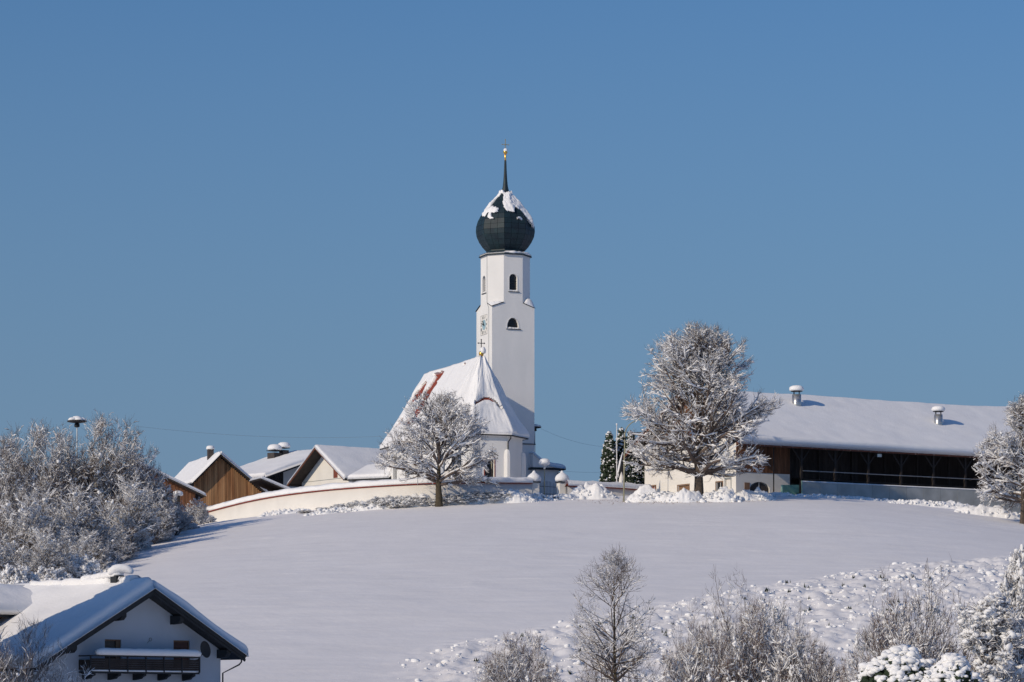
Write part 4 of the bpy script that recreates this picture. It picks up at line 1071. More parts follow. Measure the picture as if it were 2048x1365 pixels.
for i,h in enumerate(winsF):
    w=MB().plate((-WL,0,0),(1,0,0),h,0.17,0.02).build('window',GLASS if i==0 else BLIND,hf_)
    f=MB(); xs=[p[0] for p in h]; zs=[p[1] for p in h]; f.box(-WL+min(xs),-WL+min(xs)+.08,0.08,0.16,min(zs),max(zs)); f.box(-WL+max(xs)-.08,-WL+max(xs),0.08,0.16,min(zs),max(zs)); f.box(-WL+min(xs)+.08,-WL+max(xs)-.08,0.08,0.16,max(zs)-.09,max(zs)); f.build('window_frame',DOORB,w)
    if i==0: MB().box(-WL+max(xs)-.34,-WL+max(xs)-.09,0.10,0.15,min(zs),max(zs)-.1).build('open_casement',DOORB,w)
    else: 
        for k_ in range(7): MB().box(-WL+min(xs)+.1,-WL+max(xs)-.1,0.12,0.15,min(zs)+.25*k_,min(zs)+.25*k_+.22).build('blind_slat',BLIND,w)
zt_=hfd['zt']
# soffit boards, barge second layer and purlin ends
for s_,w_ in ((-1,WL+oeF),(1,WF+oeF)):
    MB().beam((s_*w_,-ogF+.02,zt_-pf*w_-.36),(0,-ogF+.02,zt_-.36),0.06,0.16).build('lower_barge_board',SLATE,hf_)
for px_,row in ((246,1222),(350,1222),(436,1292),(160,1287)):
    x=lx(px_,-0.5); zz_=zt_-pf*abs(x)-0.34
    MB().prism([(x-.17,-1.0,zz_-.02),(x-.17,-1.0,zz_-.30),(x-.17,-.75,zz_-.5),(x-.17,-.0,zz_-.55),(x-.17,0,zz_-.02)],(.34,0,0)).build('purlin_end',SLATE,hf_)
# balcony
xa=lx(200,-1.2); xb=lx(394,-1.2); zt2=lz(1311,xa,-1.2); zf2=lz(1343,xa,-1.2)
bal=MB().box(xa,xb,-1.2,0,zf2-.1,zf2).build('balcony_floor',SLATE,hf_)
MB().box(xa,xb,-1.24,-1.14,zt2-.06,zt2+.02).build('handrail',SLATE,bal)
MB().box(xa,xa+.08,-1.14,0,zt2-.06,zt2+.02).build('handrail',SLATE,bal); MB().box(xb-.08,xb,-1.14,0,zt2-.06,zt2+.02).build('handrail',SLATE,bal)
nbx=6
for i in range(nbx+1):
    x=xa+(xb-xa)*i/nbx; MB().box(x-.04,x+.04,-1.22,-1.14,zf2,zt2-.06).build('baluster_post',SLATE,bal)
for j in range(5):
    MB().box(xa+.02,xb-.02,-1.19,-1.165,zf2+.12+j*.135,zf2+.12+j*.135+.128).build('balcony_board',TIMBER,bal)
MB().box(xa,xa+.025,-1.14,0,zf2+.1,zt2-.25).build('balcony_board',TIMBER,bal)
for i in range(5):
    x=xa+0.25+(xb-xa-0.7)*i/4
    MB().prism([(x,-1.1,zf2-.1),(x,-1.1,zf2-.22),(x,-.8,zf2-.32),(x,-.7,zf2-.42),(x,0,zf2-.5),(x,0,zf2-.1)],(.2,0,0)).build('balcony_bracket',SLATE,bal)
def sbar(x0,x1,y,z,r,nm,par,h=1.0,seed=1):
    rg=random.Random(seed); n_=28
    m=MB(); m.tube([(x0+(x1-x0)*i/(n_-1),y,z+r*h*.55) for i in range(n_)],[r*.55]+[r*(.95+.1*rg.random()) for _ in range(n_-2)]+[r*.55],12); m.v=[(a,b,z+(c-z)*h) if c>z else (a,b,z+.0) for a,b,c in m.v]
    return m.build(nm,SNOW,par,smooth=True)
sbar(xa+.45,xb+.05,-1.15,zt2+.03,.30,'handrail_snow',bal,0.95)
sbar(xa+.1,xb-.05,-1.12,zf2+.0,.07,'floor_snow',bal,1.0)
# satellite dish
xd=lx(402,-1.0); dsh=MB().lathe([(0.02,0),(0.3,0.03),(0.52,0.10),(0.54,0.12),(0.5,0.11),(0.02,0.02)],(0,0,0),20)
dsh=dsh.build('satellite_dish',IRON,hf_,smooth=True); dsh.location=(xd,-0.95,lz(1300,xd,-.95)); dsh.rotation_euler=(R(80),0,R(15))
MB().tube([(xd,-.9,lz(1306,xd)),(xd-.1,-.5,lz(1320,xd)),(xd-.1,0,lz(1322,xd))],.03,6).build('dish_arm',IRON,hf_)
# emblem on the gable
em=MB(); c0=(lx(297),-.02,lz(1282,lx(297)))
for i in range(8):
    a=i*math.pi/4; b_=a+math.pi/4; em.beam((c0[0]+.08+.1*math.cos(a),-.02,c0[2]+.1*math.sin(a)+.08),(c0[0]+.08+.1*math.cos(b_),-.02,c0[2]+.08+.1*math.sin(b_)),.03,.03)
em.beam((c0[0]-.16,-.02,c0[2]-.14),(c0[0]+.0,-.02,c0[2]+.02),.03,.03); em.build('wall_ornament',GREYC,hf_)
# downpipe
xe=WF+oeF+.05
MB().tube([(xe,-.7,zt_-pf*(WF+oeF)-.15),(xe,-.7,zt_-pf*(WF+oeF)-.45),(xe-.15,-.65,zt_-pf*(WF+oeF)-.62),(WF+.1,-.1,zt_-pf*(WF+oeF)-1.15),(WF+.1,-.1,0)],.05,7).build('downpipe',SLATE,hf_)
# cross wing
wy0,wyr=7.4,11.2; wz=Z(1226,197)-zbF; wzr=zt_-0.05
MB().prism([(-11,wy0-.0,wz),(-11,wyr,wzr),(-11,wyr,wzr-.25),(-11,wy0,wz-.25)],(11,0,0)).build('wing_roof',SLATE,hf_)
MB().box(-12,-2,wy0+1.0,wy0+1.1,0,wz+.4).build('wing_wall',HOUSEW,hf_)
for j in range(9): MB().box(-12,-2.2,wy0+.93,wy0+.98,wz-2.3+.28*j,wz-2.3+.28*j+.26).build('wing_board',WOODW,hf_)
slab_obj('wing_snow',[(-11,wyr,wzr),(-1.0,wyr,wzr),(-1.0,wy0-.1,wz),(-11,wy0-.1,wz)],SNOW,hf_,T=.62,nu=50,nv=26,over=.12,rnd=.45,nseed=44,amp=.12,edges=(1,0,0,1))
slab_obj('wing_snow',[(-11,wyr,wzr),(0.0,wyr,wzr),(0.0,wyr+3.5,wz),(-11,wyr+3.5,wz)],SNOW,hf_,T=.62,nu=30,nv=16,over=.12,rnd=.45,nseed=45,amp=.12,edges=(1,1,0,1))
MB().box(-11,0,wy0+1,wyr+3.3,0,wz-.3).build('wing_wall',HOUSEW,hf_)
# thick snow left along the ridge, chimney with curled snow
def ridge_slab(ya,yb,seed,h=.42,w=.55):
    rg=random.Random(seed); n_=22; m=MB()
    m.tube([(-.15+.06*rg.random(),ya+(yb-ya)*i/(n_-1),zt_+.40+.08*rg.random()) for i in range(n_)],[w*.62]+[w*(.78+.26*rg.random()) for _ in range(n_-2)]+[w*.6],12); m.v=[(a,b,min(c,zt_+.40+.36*w/.5+.04*math.sin(b*3))) for a,b,c in m.v]
    return m.build('ridge_snow',SNOW,hf_,smooth=True)
ridge_slab(2.7,7.6,3); ridge_slab(.5,1.7,4); ridge_slab(7.5,11.0,6,w=.5)
yc=2.15
chf=MB().box(-.55,.05,yc-.3,yc+.3,zt_-.8,zt_+.85).build('chimney',SLATE,hf_)
cs_=[(-.25-.42*math.cos(t)+.2,yc+.42*math.cos(t)-.2,zt_+.98+.30*math.sin(t)) for t in np.linspace(-.2,math.pi+.1,12)]
m=MB(); m.tube(cs_,[.22,.28,.29,.30,.30,.29,.28,.27,.25,.23,.2,.12],12); m.build('snow_cap',SNOW,chf,smooth=True)
m=MB(); rg=random.Random(5)
for i in range(8): cap(m,(-.3+.2*rg.random(),yc+.2+i*.42,zt_+.75-.03*i),.34+.16*rg.random(),.42,i,10)
m.build('ridge_snow',SNOW,hf_,smooth=True)

# =================================================================== trees
lin=make_tree(11,18.8,2.7,[(0.08,3.8),(0.13,6.8),(0.22,8.3),(0.38,8.7),(0.54,8.7),(0.72,7.8),(0.84,6.4),(0.94,3.9),(1.0,1.3)],60,13,9,4,0.52,snow=.082,cover=.85,a1=(1.40,.32),l3=1.05,l4=.55,tw=.0105,up=.34,leader=.8,clump=.03,lob=.05,sk=1.1,wob=.10,lowb=1.25,d1=.12)
place_tree(lin,'linden_tree','big broad crowned bare tree dusted with snow in front of the barn gable','tree',1398,339,mats=(BARK,TWIG))
wal=make_tree(23,12.5,1.9,[(0.13,3.8),(0.2,6.0),(0.3,7.0),(0.5,7.1),(0.7,6.2),(0.86,4.4),(1.0,1.5)],28,11,8,4,0.37,snow=.085,cover=.75,a1=(1.3,.3),l3=1.0,l4=.5,tw=.0125,up=.35,leader=.55,clump=.03,wob=.17,lob=.07,sk=1.2,d1=.12)
place_tree(wal,'walnut_tree','bare spreading snow laden tree standing before the church choir','tree',878,337.5,mats=(BARKL,TWIG))
rt_=make_tree(31,13.3,1.4,[(0.05,3.4),(0.12,5.2),(0.35,5.9),(0.6,5.0),(0.8,3.4),(1.0,.8)],32,12,9,4,0.28,snow=.085,cover=.85,a1=(1.45,.25),l3=1.1,l4=.5,tw=.014,up=.2,clump=.015,sk=1.5)
place_tree(rt_,'bare_tree','bare snowy tree cut off by the right edge beside the barn','tree',2046,333,mats=(BARK,TWIG))
shA=make_tree(41,9,0,[(0,3.2),(0.3,4.2),(0.6,4.4),(0.85,3.4),(0.95,2.3),(1.0,1.4)],34,13,10,4,0.09,snow=.046,cover=.6,stems=True,spread=.8,l3=.85,l4=.5,tw=.011,up=.12,wob=.17,clump=.01,sk=1.7)
shB=make_tree(43,9,0,[(0,3.4),(0.3,4.4),(0.6,3.8),(0.85,2.6),(1.0,.8)],26,12,10,4,.09,snow=.062,cover=.95,stems=True,spread=.9,l3=.85,l4=.45,tw=.013,up=.25,clump=.02,sk=1.7)
shC=make_tree(47,3,0,[(0,2.0),(0.3,2.4),(0.6,2.2),(0.85,1.5),(1.0,.5)],26,10,9,3,.03,snow=.06,cover=1.3,stems=True,spread=1.1,l3=.45,l4=.25,tw=.009,up=.2,base_r=.9,clump=.2,sk=1.5)
def shrub(T,H0,R0,px,D,row,rw,name,label,cat='shrub',group=None,m=TWIGR,rz=None,zo=0.0):
    x=X(px,D); b=gz(x,D); H=Z(row,D)-b; sz=H/H0; sx=rw/R0
    return place_tree(T,name,label,cat,px,D,group,rz if rz is not None else (px*1.7)%6.28,sx,(None,m),zo-0.0,sz)
G1='thicket on the slope at left'
for i,(T,px,D,row,rw,lab) in enumerate([
  (shA,70,322,836,4.2,'tall purplish bare thicket tree left of the siren mast'),
  (shA,128,330,850,3.4,'bare thicket tree right below the siren mast'),
  (shA,212,327,820,4.4,'tallest bare thicket tree right of the siren mast'),
  (shB,283,332,862,3.3,'thicket tree at the right shoulder of the thicket, above the timber shed'),
  (shA,8,312,860,3.8,'bare thicket tree cut by the left edge under the power line'),
  (shB,322,338,955,2.3,'bushy thicket shrub just left of the timber shed wall'),
  (shB,388,346,990,1.5,'small reddish shrub at the end of the churchyard wall'),
  (shB,40,290,965,3.8,'snowy thicket tree low at the left edge'),
  (shB,105,296,955,3.6,'snowy thicket tree in the middle of the slope'),
  (shB,175,302,945,3.6,'snowy thicket tree below the tallest one'),
  (shB,240,310,930,3.4,'snowy thicket tree with drooping twigs towards the field'),
  (shB,298,322,960,2.9,'shaded thicket shrub at the field edge'),
  (shB,350,334,1002,1.9,'low shaded shrub where the thicket meets the field'),
  (shB,5,272,1050,2.8,'snow heavy bush at the left edge above the chalet roof'),
  (shB,70,274,1040,2.8,'brownish bush above the wing of the chalet roof'),
  (shB,130,281,1045,2.6,'dense bush above the long ridge of the chalet'),
  (shB,190,289,1050,2.5,'pale bush above the chalet chimney'),
  (shB,235,300,1060,2.0,'low bush reaching into the field shadow')]):
    shrub(T,9,4.1,px,D,row,rw,'thicket_tree' if 'tree' in lab else 'thicket_shrub',lab,'tree' if 'tree' in lab else 'shrub',G1,TWIGR if i%3 else TWIG)
for px,D,row,rw,lab in [(30,262,1125,1.8,'snow smothered bush behind the left end of the chalet roof'),(100,268,1130,1.7,'snow smothered bush behind the chalet ridge snow'),(165,276,1105,1.6,'white frosted bush right behind the curled chimney snow'),(415,352,1030,.9,'tiny snowy bush at the low end of the curved wall'),(275,312,1070,1.6,'low blue shaded bush on the field shadow edge'),(320,326,1058,1.5,'low blue shaded bush further up the shadow edge'),(375,342,1045,1.3,'low shaded bush next to the wall end'),(60,255,1165,1.7,'frosted bush directly above the wing roof')]:
    shrub(shC,3,2.3,px,D,row,rw,'snowy_bush',lab,'bush','low snowy bushes on the slope')
G2='snowed in hedge below the churchyard wall'
rgh=random.Random(77)
hp=[(650,343,1018,.8),(690,342,1010,1.0),(730,341,1003,1.2),(765,340.5,996,1.35),(800,340,992,1.4),(835,340,996,1.3),(905,340,990,1.5),(940,341,985,1.6),(975,341,984,1.6),(1008,341.5,986,1.5),(1040,342.5,992,1.2),(1072,343.5,992,.9),(610,345,1024,.6),(1100,344,995,.9)]
where=['left end of the row','second from the left end','third from the left end','under the farm annexe','left of the walnut tree','touching the walnut trunk on its left','touching the walnut trunk on its right','second right of the walnut trunk','below the red arched choir window','under the choir downpipe','left of the left gate pillar','at the foot of the left gate pillar','farthest left and smallest','in front of the iron gate']
for (px,D,row,rw),wh in zip(hp,where):
    shrub(shC,3,2.3,px,D,row-3,rw*1.5,'hedge_bush','snow buried hedge bush, '+wh,'bush',G2)
# young tree and shrubs in the foreground
yt=make_tree(53,11.0,2.4,[(0.1,1.9),(0.24,2.3),(0.42,3.0),(.53,3.4),(0.65,3.3),(0.79,2.6),(0.9,1.6),(0.97,.8),(1.0,.3)],36,10,4,2,.13,snow=.03,cover=.75,a1=(1.2,.5),l3=.75,l4=.4,tw=.0085,up=.32,leader=.94,clump=.006,wob=.06,lob=.05,lowb=1.35)
DY=195; yr=shrub(yt,11.0,3.1,1230,DY,1095,3.1,'young_tree','slender bare young tree with pointed crown in the foreground','tree',None,TWIG,rz=.4); 
for ch in yr.children:
    if ch.name.startswith('trunk'): ch.data.materials.clear(); ch.data.materials.append(BARKL)
shU=make_tree(59,6,0,[(0,1.5),(0.4,2.2),(0.75,1.9),(1.0,.9)],30,8,5,2,.03,snow=.022,cover=.5,stems=True,spread=.5,l3=.5,l4=.25,tw=.007,up=.6,base_r=1.2,clump=.01,sk=1.8,lob=.2)
shD=make_tree(61,4.5,0,[(0,3.0),(0.35,3.4),(0.7,2.9),(0.9,1.8),(1.0,.9)],36,12,9,4,.035,snow=.040,cover=.9,stems=True,spread=1.05,l3=.5,l4=.27,tw=.007,up=.3,base_r=1.2,clump=.02,sk=1.5,lob=.15)
for T,H0,R0,px,D,row,rw,lab in [
  (shU,6,2.0,1225,198,1215,2.7,'upright thin stems around the foot of the young tree'),
  (shD,4.5,3.2,1045,192,1255,2.5,'low frosted shrub at the bottom centre left of the young tree'),
  (shU,6,2.0,985,190,1272,1.5,'twiggy snow tufted stems left in the bottom centre shrub'),
  (shU,6,2.0,1478,190,1118,2.6,'tallest upright whip stems in the right foreground shrub group'),
  (shU,6,2.0,1395,191,1175,2.2,'leaning upright stems right of the young tree'),
  (shD,4.5,3.2,1418,187,1225,2.8,'dense snowy shrub at the bottom right of the young tree'),
  (shD,4.5,3.2,1530,188,1185,3.2,'dense snowy shrub in the middle of the right foreground'),
  (shU,6,2.0,1580,190,1190,1.8,'thin bare stems standing out of the dense middle shrub'),
  (shD,4.5,3.2,1620,186,1275,2.0,'lower snowy shrub at the right side of the middle group'),
  (shU,6,2.0,1850,185,1100,3.6,'wide fan of bare stems at lower right'),
  (shD,4.5,3.2,1825,183,1170,3.3,'snowy twig dome under the wide fan of stems'),
  (shD,4.5,3.2,1720,181,1300,1.8,'low frosted shrub left of the wide fan of stems')]:
    shrub(T,H0,R0,px,D,row,rw,'foreground_shrub',lab,'shrub','foreground shrubs below the field',TWIG if T is shU else TWIGR)
# heavy snow laden tree at right edge
hv=make_tree(67,9,.6,[(0,2.5),(0.2,3.6),(0.5,3.6),(0.75,2.6),(1.0,1.2)],32,12,9,4,.14,snow=.07,cover=.85,a1=(1.2,.3),l3=.75,l4=.38,tw=.012,up=.1,clump=.07,sk=2.2,lob=.25)
shrub(hv,9,3.6,1985,179,1200,3.2,'snow_laden_tree','tree loaded with puffy snow clumps at the lower right edge','tree',None,TWIG,rz=1.0)
shrub(hv,9,3.6,2040,183,1108,1.8,'snow_laden_tree','clumpy tree top leaning in at the right edge above its neighbour','tree',None,TWIG,rz=3.0)
# bare bush in shade before the chalet
shL=make_tree(71,6.5,0,[(0,2.0),(0.4,2.5),(0.7,2.0),(0.88,1.2),(1.0,.6)],22,10,8,3,.035,snow=.026,cover=.8,stems=True,spread=.55,l3=.55,l4=.3,tw=.006,up=.6,base_r=.8,clump=.008,sk=1.6,lob=.2)
shrub(shL,6.5,2.2,62,158,1200,2.6,'bare_bush','bare twiggy bush in blue shade covering the left side of the chalet','bush',None,TWIG)
shrub(shL,6.5,2.2,5,150,1245,2.0,'bare_bush','shorter shaded bush in the very bottom left corner','bush',None,TWIG,rz=2.0)

# snow loaded conifers: green sprays made of small blobs with snow on top
def conifer(name,label,px,D,row,Rb,cat='conifer',group=None,cone=0.25,dens=1.0,seed=1,snowf=.5,xy=None,H=None,sr=1.0,bl=.16):
    rng=np.random.RandomState(seed); x=X(px,D) if xy is None else xy; b=gz(x,D); H=(Z(row,D)-b) if H is None else H
    r=thing(name,label,cat,(x,D,b),0,group)
    MB().tube([(0,0,-.3),(0,0,H*.5),(0,0,H*.96)],[.16,.1,.02],7).build('trunk',BARK,r)
    n=int(900*dens*H/7*Rb/.9); t=rng.rand(n)**.8; z=H*(.02+.97*t); Rz=Rb*np.interp(t,[0,.25,.6,.85,1],[.85,1,.92-cone,.6-cone*.9,.06])
    az=rng.rand(n)*6.283; q=np.sqrt(.25+.75*rng.rand(n)); C=np.stack([np.cos(az)*Rz*q,np.sin(az)*Rz*q,z],-1)
    rr=bl*(.6+.8*rng.rand(n))
    V,Fi=blobs(C,rr,1.1,.5,rng); link('foliage',mesh_np('foliage',V,[Fi],False),CONIF,r)['kind']='stuff'
    k=rng.rand(n)<snowf; k&=(q>.6)
    c=C[k]+np.array([0,0,1])*rr[k][:,None]*.75*sr+np.stack([np.cos(az[k]),np.sin(az[k]),0*az[k]],-1)*.05
    V,Fi=clumps(c,rr[k]*(1.1 if sr<1.2 else 1.25)*sr,.65,.35,rng,5 if sr>1.2 else 2); link('snow_cover',mesh_np('snow_cover',V,[Fi]),TWSNOW,r)['kind']='stuff'; return r
G3='dark evergreens behind the flagpole'
conifer('arborvitae','leftmost narrow dark evergreen, left of the flagpole',1219,374,866,1.1,seed=3,group=G3,cone=.1)
conifer('arborvitae','narrow dark evergreen between the flagpole and the street lamp',1243,376,858,1.0,seed=4,group=G3,cone=.1)
conifer('arborvitae','narrow dark evergreen directly behind the street lamp post',1262,374,864,1.0,seed=5,group=G3,cone=.1)
conifer('arborvitae','rightmost dark evergreen, merging into the linden crown',1283,375,868,1.1,seed=6,group=G3,cone=.1)
conifer('yew_bush','squat dark green bush low between flagpole and street lamp',1255,366,935,.9,seed=7,cat='bush',cone=.2)
conifer('snowy_conifer_bush','low conifer bush buried in thick snow at the bottom right',1800,170,1308,2.9,seed=9,cat='bush',cone=.0,snowf=.42,sr=1.3,bl=.19)
conifer('snowy_conifer_bush','second snow buried conifer bush right of the bottom right one',1905,168,1322,1.9,seed=10,cat='bush',cone=.0,snowf=.45,sr=1.3,bl=.19)
for xs,ys,hs,lab in ((-33.6,185.6,17.8,'spruce standing just outside the left edge, shading the chalet roof'),(-38.8,183.0,17.0,'spruce farther left of the first one, shading the lower chalet roof'),(-33.4,149.3,18.5,'spruce outside the bottom left corner, shading the bare bush')):
    conifer('spruce_tree',lab,0,ys,0,3.6,seed=int(ys),cat='tree',cone=.15,xy=xs,H=hs,bl=.36,dens=.7,group='spruces outside the left edge')

# =================================================================== street furniture
def on(px,D,dz=0.0): x=X(px,D); return (x,D,gz(x,D)+dz)
p=on(1089,346); gl=thing('globe_lamp','short lamp post with thick round snow cap by the gate','lamp',p); h=Z(932,346)-p[2]
MB().tube([(0,0,-.3),(0,0,h-.3)],.055,8).build('post',LAMPP,gl); MB().lathe([(.09,-.35),(.12,-.2),(.10,-.05),(.16,0.0)],(0,0,h),10).build('lamp_neck',WHITEP,gl,smooth=True)
MB().lathe([(.16,0),(.42,.06),(.44,.12),(.1,.16)],(0,0,h),14).build('lamp_head',WHITEP,gl,smooth=True)
b=MB(); cap(b,(0,0,h+.1),.62,.68,5); b.build('snow_cap',SNOW,gl,smooth=True)
p=on(1247.5,338); sl2=thing('street_lamp','tall thin street lamp with long arm curving into the linden crown','street lamp',p); h=Z(870,338)-p[2]
arm=[(.12,0,h)]+[(.12+2.3*(1-math.cos(t)),0,h+1.75*math.sin(t)) for t in np.linspace(.15,1.5,9)]
MB().tube([(0,0,-.3),(0.05,0,h*.5),(.12,0,h)]+arm[1:],[.085,.08,.065]+[.055]*9,8).build('post',LAMPP,sl2,smooth=True)
e=arm[-1]; MB().prism([(e[0]-.05,-.14,e[2]-.05),(e[0]+.75,-.14,e[2]),(e[0]+.7,-.14,e[2]+.12),(e[0],-.14,e[2]+.08)],(0,.28,0)).build('lamp_head',STEEL,sl2)
MB().box(.03,.2,-.09,.09,h*.93,h*.96).build('clamp_band',IRON,sl2)
p=on(1233.5,362); fp=thing('flagpole','plain white flagpole with small ball beside the dark evergreens','flagpole',p); h=Z(851,362)-p[2]
MB().tube([(0,0,-.3),(0,0,h)],[.07,.045],8).build('pole',WHITEP,fp); MB().lathe([(.02,-.1),(.11,0),(.02,.1)],(0,0,h+.05),8).build('ball',WHITEP,fp,smooth=True)
b=MB(); cap(b,(0,0,h+.1),.1,.12,1); b.build('snow_cap',SNOW,fp,smooth=True)
p=on(1238,365); pa=thing('furled_parasol','leaning furled pale parasol with snow along one side','parasol',p); h=Z(906,365)-p[2]
MB().tube([(-.1,0,-.2),(.45,0,h)],.04,6).build('pole',WHITEP,pa)
MB().tube([(.45,0,h),(.3,0,h-1.0),(.12,0,h-2.4),(.1,0,h-2.6)],[.03,.2,.42,.1],9).build('canopy',IRON,pa,smooth=True)
MB().tube([(.42,-.05,h+.05),(.14,-.16,h-1.0),(-.08,-.2,h-2.2),(-.12,-.2,h-2.9)],[.05,.12,.14,.03],7).build('snow_cover',SNOW,pa,smooth=True)
p=on(1243,363); pc=thing('wrapped_shrub','small pale cone of wrapped shrub at the foot of the parasol','shrub',p); h=Z(944,363)-p[2]
MB().lathe([(.38,-.2),(.42,h*.4),(.25,h*.8),(.02,h)],(0,0,0),9,0,.05,random.Random(2)).build('wrapping',CREAM,pc,smooth=True)
# crucifix in front of the choir
p=on(983,361.8); cx=thing('wayside_crucifix','small dark crucifix standing before the choir wall','crucifix',p); h=Z(908,361.8)-p[2]
MB().beam((0,0,-.2),(0,0,h),.12,.12).build('post',TIMBER,cx); MB().beam((-.75,0,h-.5),(.75,0,h-.5),.1,.1).build('crossbeam',TIMBER,cx)
cf=MB(); cf.tube([(0,-.1,h-1.75),(0.03,-.14,h-1.45),(0,-.12,h-1.1),(0,-.12,h-.72)],[.04,.06,.075,.09],8); cf.lathe([(.02,-.1),(.075,0),(.02,.1)],(0,-.14,h-.55),8)
cf.tube([(0,-.12,h-.75),(.3,-.1,h-.62),(.6,-.1,h-.5)],[.045,.035,.025],6); cf.tube([(0,-.12,h-.75),(-.3,-.1,h-.62),(-.6,-.1,h-.5)],[.045,.035,.025],6); cf.build('carved_figure',LAMPP,cx,smooth=True)
for s_ in (-1,1): MB().beam((0,0,h+.25),(s_*.8,0,h-.25),.5,.05).build('roof_board',TIMBER,cx)
b=MB(); cap(b,(0,0,h+.2),.3,.25,4); b.build('snow_cap',SNOW,cx,smooth=True)
# snow capped post left of the wooden barn
p=on(356,350); sp_=thing('snow_capped_post','stout post with a mushroom of snow before the timber shed','post',p); h=Z(992,350)-p[2]
MB().box(-.22,.22,-.22,.22,-.2,h).build('post',WOODD,sp_); b=MB(); cap(b,(0,0,h),.58,.55,6); b.build('snow_cap',SNOW,sp_,smooth=True)
siren(154,335,838,.95,'mushroom siren on a mast with snow cap, rising from the left thicket',gz(X(154,335),335))
siren(1070,386,852,.7,'small snow capped siren peeking out right behind the church tower',25.0)
# power lines
def cable(a,b,sag,label):
    A=Vector((X(a[0],a[2]),a[2],Z(a[1],a[2]))); B=Vector((X(b[0],b[2]),b[2],Z(b[1],b[2])))
    pts=[A.lerp(B,t)-Vector((0,0,sag*4*t*(1-t))) for t in np.linspace(0,1,17)]
    o=MB().tube([p-A for p in pts],.010,4).build('overhead_wire',GREYC); o.location=A; tag(o,label,'wire',None)
cable((-40,868,337),(154,836,335),.9,'thin wire running from the siren mast out of the left edge')
cable((162,838,335),(960,856,400),1.6,'thin wire running right from the siren mast towards the church')
cable((1082,858,388),(1225,895,400),.5,'upper thin wire between the church tower and the evergreens')
cable((1108,941,388),(1225,944,400),.15,'lower thin wire between the church porch and the evergreens')

# =================================================================== snow heaps, clods, leaves
def heap(px,D,wpx,hm,seed,label,dpt=1.6,name='snow_heap'):
    x0_=X(px,D); b=gz(x0_,D); wx=wpx/2*D/F; n_=46
    rng=np.random.RandomState(seed)
    u=np.linspace(-1,1,n_); U,V_=np.meshgrid(u,np.linspace(-1,1,30)); rr=np.sqrt(U**2+V_**2)
    env=np.clip(1-rr**2.2,0,1)**.7
    xx=U*wx; yy=V_*dpt
    hgt=hm*env*(.72+1.1*fbm(xx*.55+seed*7.7,yy*.8+seed,4,.6)) + env**.5*.30*fbm(xx*2.2+seed,yy*2.2,3,.7)
    hgt+= .34*np.abs(fbm(xx*1.3+seed*3,yy*1.5+9,3,.7))*np.minimum(1,env*3)
    zz_=ground_full(xx+x0_,yy+D)-b-.12+np.maximum(hgt,0)
    idx=np.arange(U.size).reshape(U.shape); Q=np.stack([idx[:-1,:-1],idx[:-1,1:],idx[1:,1:],idx[1:,:-1]],-1).reshape(-1,4)
    Vv=[np.stack([xx,yy,zz_],-1).reshape(-1,3)]; 
    m=int(22*wx); ax=(rng.rand(m)*2-1)*.95; ay=-rng.rand(m)*.9; 
    cxx=ax*wx; cyy=ay*dpt; e=np.clip(1-np.sqrt(ax**2+ay**2)**2.2,0,1)**.7
    cz_=ground_full(cxx+x0_,cyy+D)-b+hm*e*.75; rb_=.07+.22*rng.rand(m)**2.2
    Vb_,Fb_=blobs(np.stack([cxx,cyy,cz_],-1),rb_,.8,.35,rng)
    o=link(name,mesh_np(name,np.concatenate([Vv[0],Vb_]),[Q,Fb_+U.size]),SNOW); o.location=(x0_,D,b); tag(o,label,'snow heap','ploughed snow heaps along the hilltop'); return o
heap(1185,345,105,1.45,1,'tall ploughed snow heap in front of the short grey wall')
heap(1122,344,70,.6,2,'low snow heap in front of the right gate pillar')
heap(1308,338,120,1.35,3,'snow heap between the street lamp and the linden trunk')
heap(1365,336.5,90,1.25,4,'crumbly snow heap left of the linden trunk')
heap(1438,337,90,1.3,5,'snow heap right of the linden trunk')
heap(1500,340,100,1.0,6,'lumpy snow heap in front of the arched barn gate')
heap(1562,349,80,.35,7,'flat snow heap below the green hopper')
heap(1700,350,240,.25,8,'long low snow bank at the foot of the concrete wall')
heap(1880,346,220,.7,9,'ragged snow bank before the right part of the concrete wall')
heap(1990,341,170,1.0,10,'snow bank under the bare tree at the right edge')
heap(570,349,110,.45,11,'low ragged snow bank under the curved wall')
for hpx,hw_,hh_,hsd,hl in ((660,110,.55,21,'flat snow bank at the low end of the hedge row'),(745,120,.85,22,'snow bank in the hedge row under the farm annexe'),(830,110,.9,23,'snow bank in the hedge row left of the walnut trunk'),(935,130,1.1,24,'highest snow bank in the hedge row right of the walnut trunk'),(1025,110,.95,25,'snow bank in the hedge row below the choir downpipe'),(1085,70,.6,26,'snow bank at the foot of the globe lamp')):
    heap(hpx,340.3 if hpx<1050 else 343,hw_,hh_,hsd,hl)
heap(170,284,70,1.3,12,'snow mound behind the chalet chimney')
heap(225,289,50,.8,13,'small snow mound in shade at the field edge')
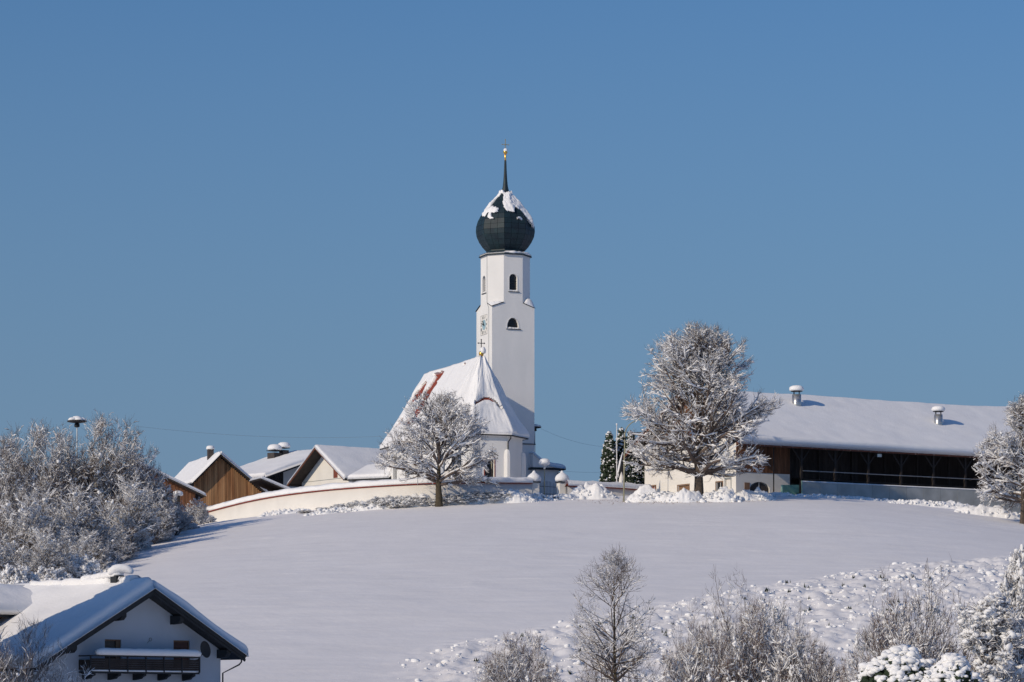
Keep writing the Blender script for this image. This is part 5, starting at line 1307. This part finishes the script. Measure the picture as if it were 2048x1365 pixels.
# clods and tussocks on the rough bank
rng=np.random.RandomState(5); n_=26000; yy=200+90*rng.rand(n_); xx=-10+75*rng.rand(n_); k=rough_mask(xx,yy)>.15+.8*rng.rand(n_); k&=(vnoise(xx*.5,yy*.5)+.3*rng.rand(n_))>.12; xx=xx[k];yy=yy[k]
rr=.04+.26*rng.rand(len(xx))**4.0
V,Fi=blobs(np.stack([xx,yy,ground_full(xx,yy)+rr*.05],-1),rr,.6,.3,rng); o=link('snow_clods',mesh_np('snow_clods',V,[Fi]),SNOW); tag(o,'lumpy snow clods covering the rough bank at lower right','snow',None,'stuff')
# sprigs poking out of the rough bank
k=rng.rand(len(xx))<.022; px_=xx[k]; py2=yy[k]; nn=len(px_); vs=[];fs=[]
for i in range(nn):
    z0_=float(ground_full(px_[i],py2[i]))
    for j in range(7):
        a=rng.rand()*6.28; h_=.12+.3*rng.rand(); w_=.035+.05*rng.rand(); ox,oy=rng.randn(2)*.1
        b=len(vs); dx,dy=math.cos(a),math.sin(a)
        vs+=[(px_[i]+ox-dy*w_,py2[i]+oy+dx*w_,z0_),(px_[i]+ox+dy*w_,py2[i]+oy-dx*w_,z0_),(px_[i]+ox+dx*.12,py2[i]+oy+dy*.12,z0_+h_)]; fs.append((b,b+1,b+2))
o=MB().add(vs,fs).build('green_sprigs',CONIF); tag(o,'dark green weed sprigs sticking out of the rough snow','plants',None,'stuff')
# dead leaves below the linden
n_=1500; lx_=X(1360,340)+rng.randn(n_)*3.6; ly=338.5+rng.randn(n_)*2.4; lz_=ground_full(lx_,ly)+.02; a=rng.rand(n_)*6.28; s=.03+.05*rng.rand(n_)
c,s2=np.cos(a)*s,np.sin(a)*s
V=np.stack([np.stack([lx_+c,ly+s2,lz_+.01],-1),np.stack([lx_-s2,ly+c,lz_+s*.9],-1),np.stack([lx_-c,ly-s2,lz_+.02],-1),np.stack([lx_+s2,ly-c,lz_+s*.5],-1)],1).reshape(-1,3)
o=link('fallen_leaves',mesh_np('fallen_leaves',V,[np.arange(n_*4).reshape(-1,4)],False),LEAF); tag(o,'scattered brown fallen leaves on the snow under the linden','leaves',None,'stuff')
